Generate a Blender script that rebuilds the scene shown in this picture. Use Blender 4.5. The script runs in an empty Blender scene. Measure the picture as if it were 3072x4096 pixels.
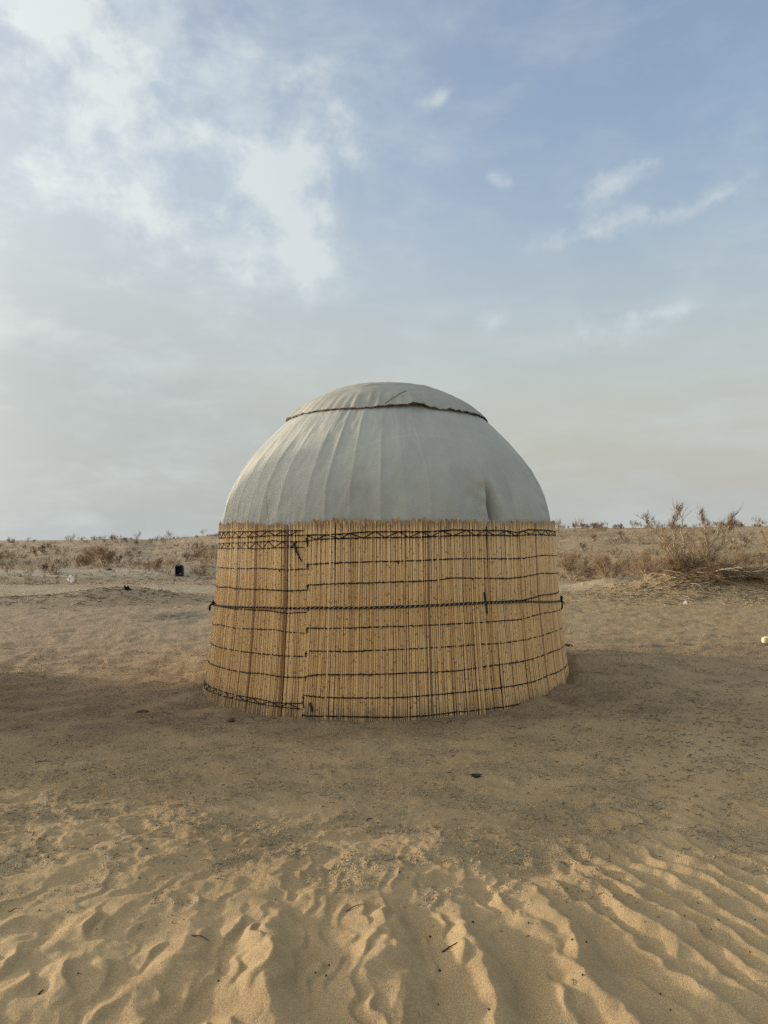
import bpy, math, random
import numpy as np
from mathutils import Vector, Matrix

sc = bpy.context.scene
col = sc.collection
R_ = math.radians

# ------------------------------------------------------------------ camera
EYE = 1.6
cam_d = bpy.data.cameras.new('camera')
cam = bpy.data.objects.new('camera', cam_d)
col.objects.link(cam)
cam.location = (0, 0, EYE)
cam.rotation_euler = (R_(90) + math.atan(21 / 731), 0, 0)
cam_d.sensor_width = 36
cam_d.lens = 36 * 731 / 1024
cam_d.clip_start = 0.05
cam_d.clip_end = 3000
sc.camera = cam

# ------------------------------------------------------------------ light
SUN_EL, SUN_BACK = R_(5.5), R_(16)            # low sun, left of the view and a little beyond it
TO_SUN = Vector((-math.cos(SUN_BACK) * math.cos(SUN_EL), math.sin(SUN_BACK) * math.cos(SUN_EL), math.sin(SUN_EL)))
sun_d = bpy.data.lights.new('sun', 'SUN')
sun_d.energy = 1.4
sun_d.color = (1.0, 0.87, 0.71)
sun_d.angle = R_(3.0)
sun = bpy.data.objects.new('sun', sun_d)
col.objects.link(sun)
sun.rotation_euler = TO_SUN.to_track_quat('Z', 'Y').to_euler()

sc.view_settings.view_transform = 'Standard'
sc.view_settings.look = 'None'
EXPO = 1.55
sc.view_settings.exposure = EXPO
sc.view_settings.gamma = 1.0
sc.view_settings.use_curve_mapping = False

world = bpy.data.worlds.new('World')
sc.world = world
world.use_nodes = True


class NT:
    """small helper to wire shader nodes"""
    def __init__(s, tree):
        s.t = tree; s.n = tree.nodes; s.l = tree.links; tree.nodes.clear()

    def new(s, typ, ins=None, **kw):
        nd = s.n.new(typ)
        for k, v in kw.items(): setattr(nd, k, v)
        for k, v in (ins or {}).items(): s.put(nd.inputs[k], v)
        return nd

    def put(s, sock, v):
        if isinstance(v, bpy.types.NodeSocket): s.l.new(v, sock)
        elif isinstance(v, bpy.types.Node): s.l.new(v.outputs[0], sock)
        else: sock.default_value = v

    def m(s, op, a, b=0.0, c=0.0, clamp=False):
        nd = s.n.new('ShaderNodeMath'); nd.operation = op; nd.use_clamp = clamp
        s.put(nd.inputs[0], a); s.put(nd.inputs[1], b); s.put(nd.inputs[2], c)
        return nd.outputs[0]

    def vm(s, op, a, b=(0, 0, 0)):
        nd = s.n.new('ShaderNodeVectorMath'); nd.operation = op
        s.put(nd.inputs[0], a); s.put(nd.inputs[1], b)
        return nd.outputs[1] if op in ('LENGTH', 'DOT_PRODUCT', 'DISTANCE') else nd.outputs[0]

    def mix(s, f, a, b, blend='MIX'):
        nd = s.n.new('ShaderNodeMix'); nd.data_type = 'RGBA'; nd.blend_type = blend
        s.put(nd.inputs[0], f)
        for i, v in ((6, a), (7, b)):
            if isinstance(v, tuple): v = (*v, 1) if len(v) == 3 else v
            s.put(nd.inputs[i], v)
        return nd.outputs[2]

    def ss(s, lo, hi, x, out=(0, 1)):
        nd = s.n.new('ShaderNodeMapRange'); nd.interpolation_type = 'SMOOTHSTEP'
        s.put(nd.inputs[0], x); s.put(nd.inputs[1], lo); s.put(nd.inputs[2], hi)
        s.put(nd.inputs[3], out[0]); s.put(nd.inputs[4], out[1])
        return nd.outputs[0]

    def noise(s, vec, scale, detail=4, rough=0.55, dist=0.0, w=None):
        nd = s.n.new('ShaderNodeTexNoise')
        if w is not None: nd.noise_dimensions = '4D'; nd.inputs['W'].default_value = w
        s.put(nd.inputs['Vector'], vec); s.put(nd.inputs['Scale'], scale)
        nd.inputs['Detail'].default_value = detail; nd.inputs['Roughness'].default_value = rough
        nd.inputs['Distortion'].default_value = dist
        return nd


def build_sky():
    t = NT(world.node_tree)
    K = 0.15                                      # background strength
    G = K * 2 ** EXPO
    sky = t.new('ShaderNodeTexSky', sky_type='NISHITA')
    sky.sun_disc = False
    sky.sun_elevation = SUN_EL
    sky.sun_rotation = math.atan2(TO_SUN.x, TO_SUN.y)
    sky.air_density = 1.3; sky.dust_density = 3.0; sky.ozone_density = 1.5
    d = t.new('ShaderNodeTexCoord').outputs['Generated']
    sep = t.new('ShaderNodeSeparateXYZ', {0: d})
    az = t.m('ARCTAN2', sep.outputs[0], sep.outputs[1])
    el = t.m('ARCSINE', sep.outputs[2])
    p0 = t.new('ShaderNodeCombineXYZ', {0: az, 1: el}).outputs[0]
    # wispy warp of the sky coordinates
    w1 = t.noise(d, 5.0, 3, 0.6, w=1.3)
    w2 = t.noise(d, 16.0, 3, 0.6, w=4.1)
    off = t.vm('MULTIPLY', t.vm('SUBTRACT', w1.outputs['Color'], (.5, .5, .5)), (.055, .04, 0))
    off2 = t.vm('MULTIPLY', t.vm('SUBTRACT', w2.outputs['Color'], (.5, .5, .5)), (.035, .025, 0))
    p = t.vm('ADD', t.vm('ADD', p0, off), off2)
    puffs = [(-0.083, 0.49, 0.136, 0.047, 10, 0.6), (-0.146, 0.445, 0.08, 0.092, 0, 0.95), (-0.111, 0.404, 0.094, 0.129, 0, 0.75),
             (-0.121, 0.342, 0.108, 0.054, -10, 0.55), (-0.214, 0.347, 0.153, 0.038, -22, 0.5), (-0.115, 0.572, 0.065, 0.03, 0, 0.7),
             (-0.07, 0.534, 0.055, 0.044, -45, 0.3), (-0.203, 0.495, 0.122, 0.035, 0, 0.45), (-0.451, 0.574, 0.147, 0.088, 0, 0.95),
             (-0.375, 0.567, 0.081, 0.081, 0, 0.6), (-0.351, 0.494, 0.149, 0.085, 30, 0.65), (-0.328, 0.423, 0.1, 0.078, 45, 0.55),
             (-0.438, 0.446, 0.21, 0.158, 0, 0.3), (0.299, 0.432, 0.111, 0.04, 20, 0.75), (0.287, 0.383, 0.142, 0.025, 3, 0.85),
             (0.43, 0.398, 0.091, 0.021, 20, 0.7), (0.166, 0.455, 0.034, 0.014, 0, 0.65), (0.081, 0.547, 0.053, 0.019, 20, 0.75),
             (0.366, 0.278, 0.086, 0.017, 5, 0.55), (0.286, 0.264, 0.118, 0.043, -10, 0.5), (0.134, 0.287, 0.073, 0.029, 0, 0.45),
             (0.214, 0.232, 0.085, 0.029, 0, 0.18), (-0.019, 0.614, 0.074, 0.106, 0, 0.22), (-0.239, 0.396, 0.138, 0.069, 20, 0.3)]
    acc = 0.0
    for a, e, sa, se, rot, amp in puffs:
        mp = t.new('ShaderNodeMapping', {'Vector': p, 'Location': (a, e, 0), 'Rotation': (0, 0, R_(rot)), 'Scale': (sa * 1.25, se * 1.25, 1)}, vector_type='TEXTURE')
        g = t.new('ShaderNodeTexGradient', {0: mp}, gradient_type='QUADRATIC_SPHERE')
        acc = t.m('MULTIPLY_ADD', g.outputs['Fac'], amp, acc)
    # clouds all round the sky (plane projection overhead)
    zz = t.m('ADD', t.m('MAXIMUM', sep.outputs[2], 0.0), 0.12)
    pl = t.vm('DIVIDE', d, t.new('ShaderNodeCombineXYZ', {0: zz, 1: zz, 2: zz}).outputs[0])
    cn = t.noise(pl, 1.1, 5, 0.58, 0.6, w=2.7).outputs['Fac']
    fine = t.noise(d, 17.0, 8, 0.60, 0.12, w=7.7).outputs['Fac']
    tosun = t.vm('DOT_PRODUCT', d, tuple(TO_SUN))
    out_of_view = t.m('MAXIMUM', t.ss(0.62, 0.9, t.m('ABSOLUTE', az)), t.ss(0.66, 0.85, el))
    veil = t.m('MULTIPLY', t.ss(t.m('MULTIPLY_ADD', out_of_view, -.16, .48), t.m('MULTIPLY_ADD', out_of_view, -.20, .78), cn), t.m('MULTIPLY_ADD', out_of_view, .45, .15))  # veil thickened out of view to brighten the ground
    q = t.m('MULTIPLY_ADD', t.m('SUBTRACT', fine, .5), t.ss(0.0, .35, acc, (.5, 2.9)), t.m('MULTIPLY', acc, .95))
    thin = t.noise(t.vm('MULTIPLY', d, (1.0, 1.0, 3.2)), 4.5, 6, 0.60, 0.2, w=9.9).outputs['Fac']
    body = t.m('ADD', t.ss(.06, 1.12, q), t.m('MULTIPLY', t.ss(.47, .75, thin), .30))
    mot = t.noise(t.vm('MULTIPLY', d, (1.0, 1.0, 1.7)), 9.0, 8, 0.60, 0.15, w=12.3).outputs['Fac']
    lefty = t.m('MULTIPLY', t.ss(.18, -.30, az), t.ss(.16, .36, el))
    mott = t.m('MULTIPLY', t.ss(.44, .66, mot), t.m('MULTIPLY_ADD', lefty, .42, .12))
    cloud = t.m('MINIMUM', t.m('ADD', t.m('ADD', body, mott), veil), 0.94)
    # haze: thick near the horizon and towards the sun
    hz = t.ss(0.50, -0.05, el)
    hs = t.ss(0.05, 0.95, tosun)
    haze = t.m('MINIMUM', t.m('ADD', t.m('MULTIPLY', hz, 1.0), t.m('MULTIPLY', hs, 0.62)), 0.96)
    hcol_low = (.49 / G, .51 / G, .485 / G)
    hcol_sun = (.45 / G, .51 / G, .52 / G)
    hcol = t.mix(hs, hcol_low, hcol_sun)
    blue = t.vm('MULTIPLY', sky.outputs[0], (1.06, .985, 1.10))
    base = t.mix(haze, blue, hcol)
    ccol = t.mix(hs, (.60 / G, .67 / G, .70 / G), (.84 / G, .91 / G, .88 / G))
    res = t.mix(cloud, base, ccol)
    # aureole of the hazy sun, unseen, boosted as soft side light for the ripples
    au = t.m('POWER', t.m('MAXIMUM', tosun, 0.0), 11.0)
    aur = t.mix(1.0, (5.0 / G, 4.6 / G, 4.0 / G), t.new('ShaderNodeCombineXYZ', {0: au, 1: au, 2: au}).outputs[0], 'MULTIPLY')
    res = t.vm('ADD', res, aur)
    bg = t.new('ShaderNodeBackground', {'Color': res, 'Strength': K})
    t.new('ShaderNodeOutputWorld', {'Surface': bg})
    world.cycles.sampling_method = 'MANUAL'
    world.cycles.sample_map_resolution = 1024


build_sky()

# ------------------------------------------------------------------ numeric helpers
_rng = np.random.default_rng(11)
_perm = _rng.permutation(256)
_perm = np.concatenate([_perm, _perm, _perm])
_ga = _rng.uniform(0, 2 * np.pi, 256)
_gx, _gy = np.cos(_ga), np.sin(_ga)


def pn(x, y, seed=0):
    """gradient noise, about -0.7..0.7"""
    x = np.asarray(x, float) + seed * 17.31; y = np.asarray(y, float) - seed * 9.77
    xi = np.floor(x).astype(int); yi = np.floor(y).astype(int)
    xf = x - xi; yf = y - yi
    u = xf * xf * xf * (xf * (xf * 6 - 15) + 10); v = yf * yf * yf * (yf * (yf * 6 - 15) + 10)
    def g(ix, iy, fx, fy):
        h = _perm[_perm[ix & 255] + (iy & 255)]
        return _gx[h] * fx + _gy[h] * fy
    a = g(xi, yi, xf, yf); b = g(xi + 1, yi, xf - 1, yf)
    c = g(xi, yi + 1, xf, yf - 1); dd = g(xi + 1, yi + 1, xf - 1, yf - 1)
    return (a * (1 - u) + b * u) * (1 - v) + (c * (1 - u) + dd * u) * v


def fbm(x, y, o=4, seed=0, gain=.5):
    s = 0; a = 1.0; f = 1.0
    for i in range(o):
        s = s + a * pn(np.asarray(x) * f, np.asarray(y) * f, seed + i * 3)
        a *= gain; f *= 2.03
    return s


def sst(lo, hi, x):
    t = np.clip((np.asarray(x, float) - lo) / (hi - lo), 0, 1)
    return t * t * (3 - 2 * t)


def gau(x, y, cx, cy, sx, sy):
    return np.exp(-((x - cx) / sx) ** 2 - ((y - cy) / sy) ** 2)


def slip(ph, up=.74):
    """asymmetric wind ripple: long windward rise, short slip face"""
    t = ph - np.floor(ph)
    a = t / up
    b = (1 - t) / (1 - up)
    h = np.where(t < up, a ** 1.25, b)
    return h * h * (3 - 2 * h) * .35 + h * .65


YC = (0.03, 8.19)                                 # yurt centre


def crumb_mask(x, y):
    x = np.asarray(x, float); y = np.asarray(y, float)
    out = np.zeros_like(x); k = np.nonzero((y > 2) & (np.hypot(x, y) < 20))[0]
    out[k] = _crumb(x[k], y[k])
    return out


def _crumb(x, y):
    d = np.hypot(x, y)
    m = sst(-.06, .22, fbm(x * 2.1 + 3, y * 3.1, 4, 31)) * (.45 + .55 * sst(-.2, .2, fbm(x * 7, y * 9, 3, 41)))
    m = m * sst(2.9, 3.7, y + .35 * fbm(x * 1.5, y * 1.5, 2, 8)) * (1 - .9 * sst(.9, 2.2, x - (.3 + (y - 3) * .55)) * (1 - sst(5.2, 6.6, y)))
    return m * (1 - sst(11, 20, d))


def ripple(x, y):
    near = y < 5.6
    h = np.zeros_like(x)
    if not np.any(near): return h
    X = x[near]; Y = y[near]
    w = fbm(X * 2.6, Y * 2.6, 3, 5) * .085
    w3 = fbm(X * 4.2, Y * 6.5, 2, 12) * .075
    w2 = fbm(X * 6, Y * 4, 2, 9) * .02 + fbm(X * 11, Y * 8, 2, 19) * .012
    # right-hand field of wind ripples
    sx = (X * .92 + Y * .40) + w * .9 + w2 * 1.6 + w3 * .22 - 2.35
    ph = sx * (8.6 - 1.25 * np.clip(4.2 - Y, -.6, 2.0))
    mR = sst(.05, .45, X - (.30 + (Y - 2.98) * .54)) * (1 - .75 * sst(4.1, 4.6, Y)) * (1 - sst(4.7, 5.4, Y))
    aR = .0190 * (1 + .35 * np.clip(4.0 - Y, -1, 1.5)) * (.55 + .9 * np.clip(.5 + fbm(X * 2, Y * 2, 2, 21), 0, 1))
    H = mR * aR * slip(ph)
    # left and middle foreground: broken, curved ripples
    ph2 = ((X * .95 + Y * (.26 * sst(-.9, .7, X) - .16)) + w * .8 + w2 * 2.0 + w3 * 1.25) / .135
    edge = Y + .38 * fbm(X * 1.9, Y * 1.2, 3, 13) - .12 * X
    mB = (1 - .55 * sst(2.95, 3.25, edge)) * (1 - sst(3.3, 3.95, edge)) * (1 - mR)
    aB = .0225 * np.clip(.55 + 2.1 * fbm(X * 4.6, Y * 4.6, 2, 23), .05, 1.4)
    H = H + mB * aB * slip(ph2)
    # big trodden humps at the very front
    ph3 = ((X + .10 * (Y - 2.7)) + fbm(X * 2.2, Y * 3.2, 3, 17) * .12 - .10) / .38
    mC = np.exp(-((X - .15) / .95) ** 4) * np.exp(-((Y - 2.68) / .42) ** 2)
    H = H * (1 - .45 * mC) + mC * .074 * slip(ph3, .66)
    # small cross ripples riding on the big ones
    H = H + (1 - sst(3.6, 4.4, Y)) *   .0028 * slip(((X * .8 + Y * .55) + w * 1.1 + w2 * 1.5) / .062) * np.clip(.35 + 1.6 * fbm(X * 3.3, Y * 3.3, 2, 29), 0, 1)
    # dimples and lumps
    H = H + (1 - sst(3.4, 4.6, Y)) * (.016 * fbm(X * 3.4, Y * 3.4, 2, 27) + .0035 * fbm(X * 14, Y * 14, 2, 28))
    h[near] = H
    return h


_fr = np.random.default_rng(44)
FOOT = []
for _k in range(46):                               # short trails of scuffed prints
    _y = 4.1 + 8.5 * _fr.random() ** 1.3; _x = _fr.uniform(-.5, .5) * _y; _a = _fr.uniform(0, 6.283)
    for _j in range(_fr.integers(3, 8)):
        _s = 1 if _j % 2 else -1
        FOOT.append((_x + .6 * _j * np.cos(_a) * .62 - .09 * _s * np.sin(_a), _y + .6 * _j * np.sin(_a) * .62 + .09 * _s * np.cos(_a), _a + _fr.normal(0, .15), _fr.uniform(.003, .010)))


def prints(x, y):
    h = np.zeros_like(x)
    o = np.argsort(y); ys = y[o]
    for fx, fy, fa, dp in FOOT:
        i0, i1 = np.searchsorted(ys, (fy - .32, fy + .32))
        if i1 <= i0: continue
        k = o[i0:i1]; dx = x[k] - fx
        k = k[np.abs(dx) < .32]
        if len(k) == 0: continue
        dx = x[k] - fx; dy = y[k] - fy
        u = (dx * np.cos(fa) + dy * np.sin(fa)) / .125; v = (-dx * np.sin(fa) + dy * np.cos(fa)) / .055
        w_ = 1 + .9 * fbm(x[k] * 9, y[k] * 9, 2, 55); u = u * w_; v = v * w_
        q = u ** 4 + v ** 4
        h[k] += -dp * np.exp(-q) + .55 * dp * np.exp(-((np.sqrt(u * u + v * v) - 1.35) / .35) ** 2)
    return h


def terrain(x, y, detail=True):
    x = np.asarray(x, float); y = np.asarray(y, float)
    shp = x.shape
    x = np.atleast_1d(x).ravel(); y = np.atleast_1d(y).ravel()
    d = np.hypot(x, y)
    # gentle cross slope where the yurt stands
    h = .040 * np.clip(x, -2.6, 2.6) * np.exp(-((y - 8) / 2.6) ** 2)
    r = np.hypot(x - YC[0], y - YC[1])
    h += (.035 + .06 * sst(.9, 1.8, x)) * np.exp(-((r - 2.06) / .17) ** 2) * np.clip(.5 + 1.3 * fbm(x * 2.6, y * 2.6, 3, 51), -.1, 1.5)
    h += .10 * gau(x, y, 2.5, 8.3, .75, 1.0)
    # dune rising behind the camp
    u = np.where(y > 0, x / np.maximum(d, 1e-3), np.sign(x))
    crest = np.interp(u, [-.60, -.46, -.40, -.335, -.30, -.25, -.21, 0, .22, .33, .5, .65], [.30, .42, .62, .85, .62, 1.15, 1.35, 1.7, 2.15, 2.2, 2.45, 2.5])
    ramp = sst(22, 98, d) * .45 + .55 * np.clip((d - 26) / 69, 0, 1)
    h += crest * ramp * (y > -10)
    h -= 9 * sst(100, 260, d)
    hm = sst(24, 44, d)
    k = np.nonzero(hm > 0)[0]
    h[k] += hm[k] * (.30 * fbm(x[k] / 9, y[k] / 6, 3, 61) + .10 * fbm(x[k] / 2.4, y[k] / 2.0, 3, 63)) * (1 - .55 * sst(80, 95, d[k]))
    # far bank, mounds
    h += .20 * sst(24.0, 26.4, y + .5 * fbm(x / 3, y / 3, 2, 65)) * (1 - sst(-8.2, -5.0, x)) * sst(-26, -20, x) * (1 - sst(30, 40, y))
    h += .27 * gau(x, y, -6.3, 17.7, 1.6, 1.0) + .10 * gau(x, y, -8.6, 16.6, 1.7, .8)
    h += .50 * gau(x, y, 8.1, 19.6, 1.7, 1.35) + .24 * gau(x, y, 6.7, 21.6, 1.0, .8) + .25 * gau(x, y, 10.2, 18.9, 1.6, 1.1)
    h += .10 * gau(x, y, -4.6, 24.4, 1.4, .8)
    if detail:
        k = np.nonzero((d < 62) & (y > -3))[0]
        X, Y, D = x[k], y[k], d[k]
        g = .022 * fbm(X / .9, Y / .7, 3, 71) * (1 - sst(30, 60, D))
        # wheel tracks
        g -= (.035 * np.exp(-((Y - (20.6 + .06 * X)) / .35) ** 2) + .035 * np.exp(-((Y - (22.3 + .06 * X)) / .35) ** 2)) * (1 - sst(7, 10, X))
        g += .018 * slip((X + .25 * Y + .5 * fbm(X, Y, 2, 77)) / .42) * gau(X, Y, 5.2, 17.6, 1.9, 1.3)
        h[k] += g
        k = np.nonzero((d < 30) & (y > 1))[0]
        X, Y, D = x[k], y[k], d[k]
        g = (.021 * fbm(X * 3.0, Y * 4.4, 3, 73) + .008 * fbm(X * 10, Y * 13, 3, 74) * (1 - sst(7, 10, D))) * sst(2.8, 3.9, Y) * (1 - sst(15, 30, D))
        g *= 1 - .85 * np.clip(gau(X, Y, 3.4, 7.0, 1.4, .9) + gau(X, Y, 2.6, 4.9, .9, .5), 0, 1)
        h[k] += g
        k = np.nonzero((d < 11) & (y > 2))[0]
        X, Y, D = x[k], y[k], d[k]
        h[k] += crumb_mask(X, Y) * (.003 + .0045 * np.clip(fbm(X * 22, Y * 22, 2, 75) + .3, 0, 1)) * (1 - sst(7, 11, D))
        k = np.nonzero((d < 15) & (y > 3) & (np.hypot(x - YC[0], y - YC[1]) > 2.1))[0]
        h[k] += prints(x[k], y[k])
        h += ripple(x, y)
    return h.reshape(shp) if shp else float(h[0])


def tz(x, y):
    return float(terrain(np.array([x]), np.array([y]))[0])


def mesh_np(name, V, F, smooth=True, attrs=None, uv=None, mats=(), midx=None):
    """V (n,3); F list of arrays (k,3) / (k,4)"""
    me = bpy.data.meshes.new(name)
    V = np.ascontiguousarray(V, np.float32)
    loops = []; starts = []; tot = []; s = 0
    for f in F:
        f = np.asarray(f, np.int32)
        if len(f) == 0: continue
        k = f.shape[1]
        loops.append(f.ravel()); starts.append(s + np.arange(len(f)) * k); tot.append(np.full(len(f), k)); s += f.size
    loops = np.concatenate(loops).astype(np.int32); starts = np.concatenate(starts).astype(np.int32); tot = np.concatenate(tot).astype(np.int32)
    me.vertices.add(len(V)); me.vertices.foreach_set('co', V.ravel())
    me.loops.add(len(loops)); me.loops.foreach_set('vertex_index', loops)
    me.polygons.add(len(starts)); me.polygons.foreach_set('loop_start', starts); me.polygons.foreach_set('loop_total', tot)
    me.polygons.foreach_set('use_smooth', np.full(len(starts), smooth))
    if midx is not None: me.polygons.foreach_set('material_index', np.asarray(midx, np.int32))
    for k, v in (attrs or {}).items():
        at = me.attributes.new(k, 'FLOAT', 'POINT'); at.data.foreach_set('value', np.asarray(v, np.float32))
    if uv is not None:
        l = me.uv_layers.new(name='UVMap'); l.data.foreach_set('uv', np.asarray(uv, np.float32)[loops].ravel())
    me.update(calc_edges=True)
    for m in mats: me.materials.append(m)
    return me


def link(name, data, parent=None, loc=None, rot=None):
    o = bpy.data.objects.new(name, data)
    col.objects.link(o)
    if parent: o.parent = parent
    if loc is not None: o.location = loc
    if rot is not None: o.rotation_euler = rot
    return o


def tag(o, label=None, cat=None, group=None, kind=None):
    for k, v in (('label', label), ('category', cat), ('group', group), ('kind', kind)):
        if v: o[k] = v
    return o


class MB:
    """collects tubes and cones for one mesh"""
    def __init__(s): s.V = []; s.Q = []; s.T = []; s.n = 0; s.qm = []; s.tm = []; s.A = []

    def add(s, V, Q=(), T=(), m=0, a=0.0):
        V = np.asarray(V, float)
        if len(Q): s.Q.append(np.asarray(Q) + s.n); s.qm.append(np.full(len(Q), m))
        if len(T): s.T.append(np.asarray(T) + s.n); s.tm.append(np.full(len(T), m))
        s.V.append(V); s.A.append(np.full(len(V), a)); s.n += len(V)

    def tube(s, P, rad, sides=6, m=0, cap=True, a=0.0, closed=False):
        P = np.asarray(P, float); n = len(P)
        rad = np.broadcast_to(np.asarray(rad, float), (n,))
        if closed: T = np.roll(P, -1, 0) - np.roll(P, 1, 0)
        else: T = np.gradient(P, axis=0)
        T /= np.maximum(np.linalg.norm(T, axis=1), 1e-9)[:, None]
        ref = np.array([0, 0, 1.0]) if abs(T[:, 2].mean()) < .8 else np.array([1.0, 0, 0])
        A = np.cross(T, ref); A /= np.maximum(np.linalg.norm(A, axis=1), 1e-9)[:, None]
        B = np.cross(T, A)
        ang = np.arange(sides) * 2 * np.pi / sides
        V = P[:, None] + rad[:, None, None] * (np.cos(ang)[None, :, None] * A[:, None] + np.sin(ang)[None, :, None] * B[:, None])
        i = np.arange(n if closed else n - 1)[:, None]; j = np.arange(sides)[None]
        i2 = (i + 1) % n; j2 = (j + 1) % sides
        Q = np.stack([i * sides + j, i2 * sides + j, i2 * sides + j2, i * sides + j2], -1).reshape(-1, 4)
        T_ = []
        V = V.reshape(-1, 3)
        if cap and not closed:
            for base in (0, (n - 1) * sides):
                for k in range(1, sides - 1): T_.append((base, base + k, base + k + 1))
        s.add(V, Q, T_, m, a)

    def cone(s, p, q, r, m=0, a=0.0):
        p = np.asarray(p, float); q = np.asarray(q, float); t = q - p
        L = np.linalg.norm(t) + 1e-9; t = t / L
        A = np.cross(t, (0.31, 0.2, 0.93)); A /= np.linalg.norm(A) + 1e-9; B = np.cross(t, A)
        V = [p + r * (math.cos(k) * A + math.sin(k) * B) for k in (0, 2.094, 4.189)] + [q]
        s.add(V, (), [(0, 1, 3), (1, 2, 3), (2, 0, 3)], m, a)

    def mesh(s, name, mats, smooth=True, attr=None):
        V = np.concatenate(s.V)
        F = []; mi = []
        if s.Q: F.append(np.concatenate(s.Q)); mi.append(np.concatenate(s.qm))
        if s.T: F.append(np.concatenate(s.T)); mi.append(np.concatenate(s.tm))
        return mesh_np(name, V, F, smooth, attrs={attr: np.concatenate(s.A)} if attr else None, mats=mats, midx=np.concatenate(mi))


# ------------------------------------------------------------------ materials
def mat(name, fn):
    m = bpy.data.materials.new(name); m.use_nodes = True
    t = NT(m.node_tree)
    b = t.new('ShaderNodeBsdfPrincipled')
    o = t.new('ShaderNodeOutputMaterial', {'Surface': b})
    b.inputs['Specular IOR Level'].default_value = .25
    b.inputs['Roughness'].default_value = .8
    fn(t, b)
    return m


def f_sand(t, b):
    pos = t.new('ShaderNodeNewGeometry').outputs['Position']
    crumb = t.new('ShaderNodeAttribute', attribute_name='crumb').outputs['Fac']
    soil = t.new('ShaderNodeAttribute', attribute_name='soil').outputs['Fac']
    ash = t.new('ShaderNodeAttribute', attribute_name='ash').outputs['Fac']
    pale = t.new('ShaderNodeAttribute', attribute_name='pale').outputs['Fac']
    grey = t.new('ShaderNodeAttribute', attribute_name='grey').outputs['Fac']
    pit = t.new('ShaderNodeAttribute', attribute_name='pit').outputs['Fac']
    n1 = t.noise(pos, .9, 3, .6).outputs['Fac']
    n2 = t.noise(pos, 9.0, 5, .65).outputs['Fac']
    n3 = t.noise(pos, 160.0, 3, .7).outputs['Fac']
    n4 = t.noise(pos, 40.0, 4, .72).outputs['Fac']
    c = t.mix(t.ss(.3, .7, n1), (.40, .276, .142), (.47, .332, .177))
    c = t.mix(t.m('MULTIPLY', t.ss(.35, .75, n2), .35), c, (.38, .24, .115))
    c = t.mix(grey, c, (.42, .31, .20))
    c = t.mix(pale, c, (.60, .51, .36))
    cr = t.mix(t.ss(.35, .65, n4), (.22, .15, .085), (.50, .38, .22))
    c = t.mix(t.m('MULTIPLY', crumb, .75), c, cr)
    stv = t.vm('MULTIPLY', pos, (1.0, 1.6, 1.6))
    nf = t.noise(stv, 11.0, 6, .75).outputs['Fac']
    nl = t.vm('LENGTH', pos)
    c = t.mix(t.m('MULTIPLY', t.ss(.50, .72, nf), t.ss(6, 13, nl, (0, .50))), c, (.21, .145, .085))
    c = t.mix(t.m('MULTIPLY', t.ss(.48, .30, nf), t.ss(6, 13, nl, (0, .60))), c, (.62, .47, .28))
    so = t.mix(t.ss(.35, .7, n2), (.14, .090, .058), (.25, .165, .104))
    c = t.mix(t.m('MULTIPLY', soil, t.m('MULTIPLY_ADD', t.ss(.3, .65, n4), .5, .5)), c, so)
    c = t.mix(t.m('MULTIPLY', ash, t.ss(.3, .6, n2)), c, (.115, .115, .10))
    c = t.mix(t.m('MULTIPLY', t.m('MULTIPLY', pit, t.ss(.52, .66, n4)), .80), c, (.17, .115, .07))  # dark crumbs and their tiny shadows painted in as specks
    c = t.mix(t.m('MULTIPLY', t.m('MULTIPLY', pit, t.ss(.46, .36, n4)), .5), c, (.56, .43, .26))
    sp = t.ss(.25, .75, n3, (.74, 1.22))
    c = t.mix(1.0, c, t.new('ShaderNodeCombineXYZ', {0: sp, 1: sp, 2: sp}).outputs[0], 'MULTIPLY')
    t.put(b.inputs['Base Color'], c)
    b.inputs['Roughness'].default_value = .92
    b.inputs['Specular IOR Level'].default_value = .12
    # grain, crumbs
    vor = t.new('ShaderNodeTexVoronoi', {'Vector': pos, 'Scale': 85.0, 'Randomness': 1.0})
    vh = t.ss(.0, .7, vor.outputs['Distance'], (1, 0))
    h = t.m('MULTIPLY', t.m('MULTIPLY', vh, crumb), .007)
    h = t.m('MULTIPLY_ADD', n4, t.m('MULTIPLY_ADD', pit, .020, .003), h)
    h = t.m('MULTIPLY_ADD', n3, .0022, h)
    far = t.m('MULTIPLY', nf, t.ss(6, 16, nl, (0, -.06)))
    h = t.m('ADD', h, far)
    bp = t.new('ShaderNodeBump', {'Height': h, 'Strength': .9, 'Distance': 1.0})
    t.put(b.inputs['Normal'], bp.outputs[0])


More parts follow.
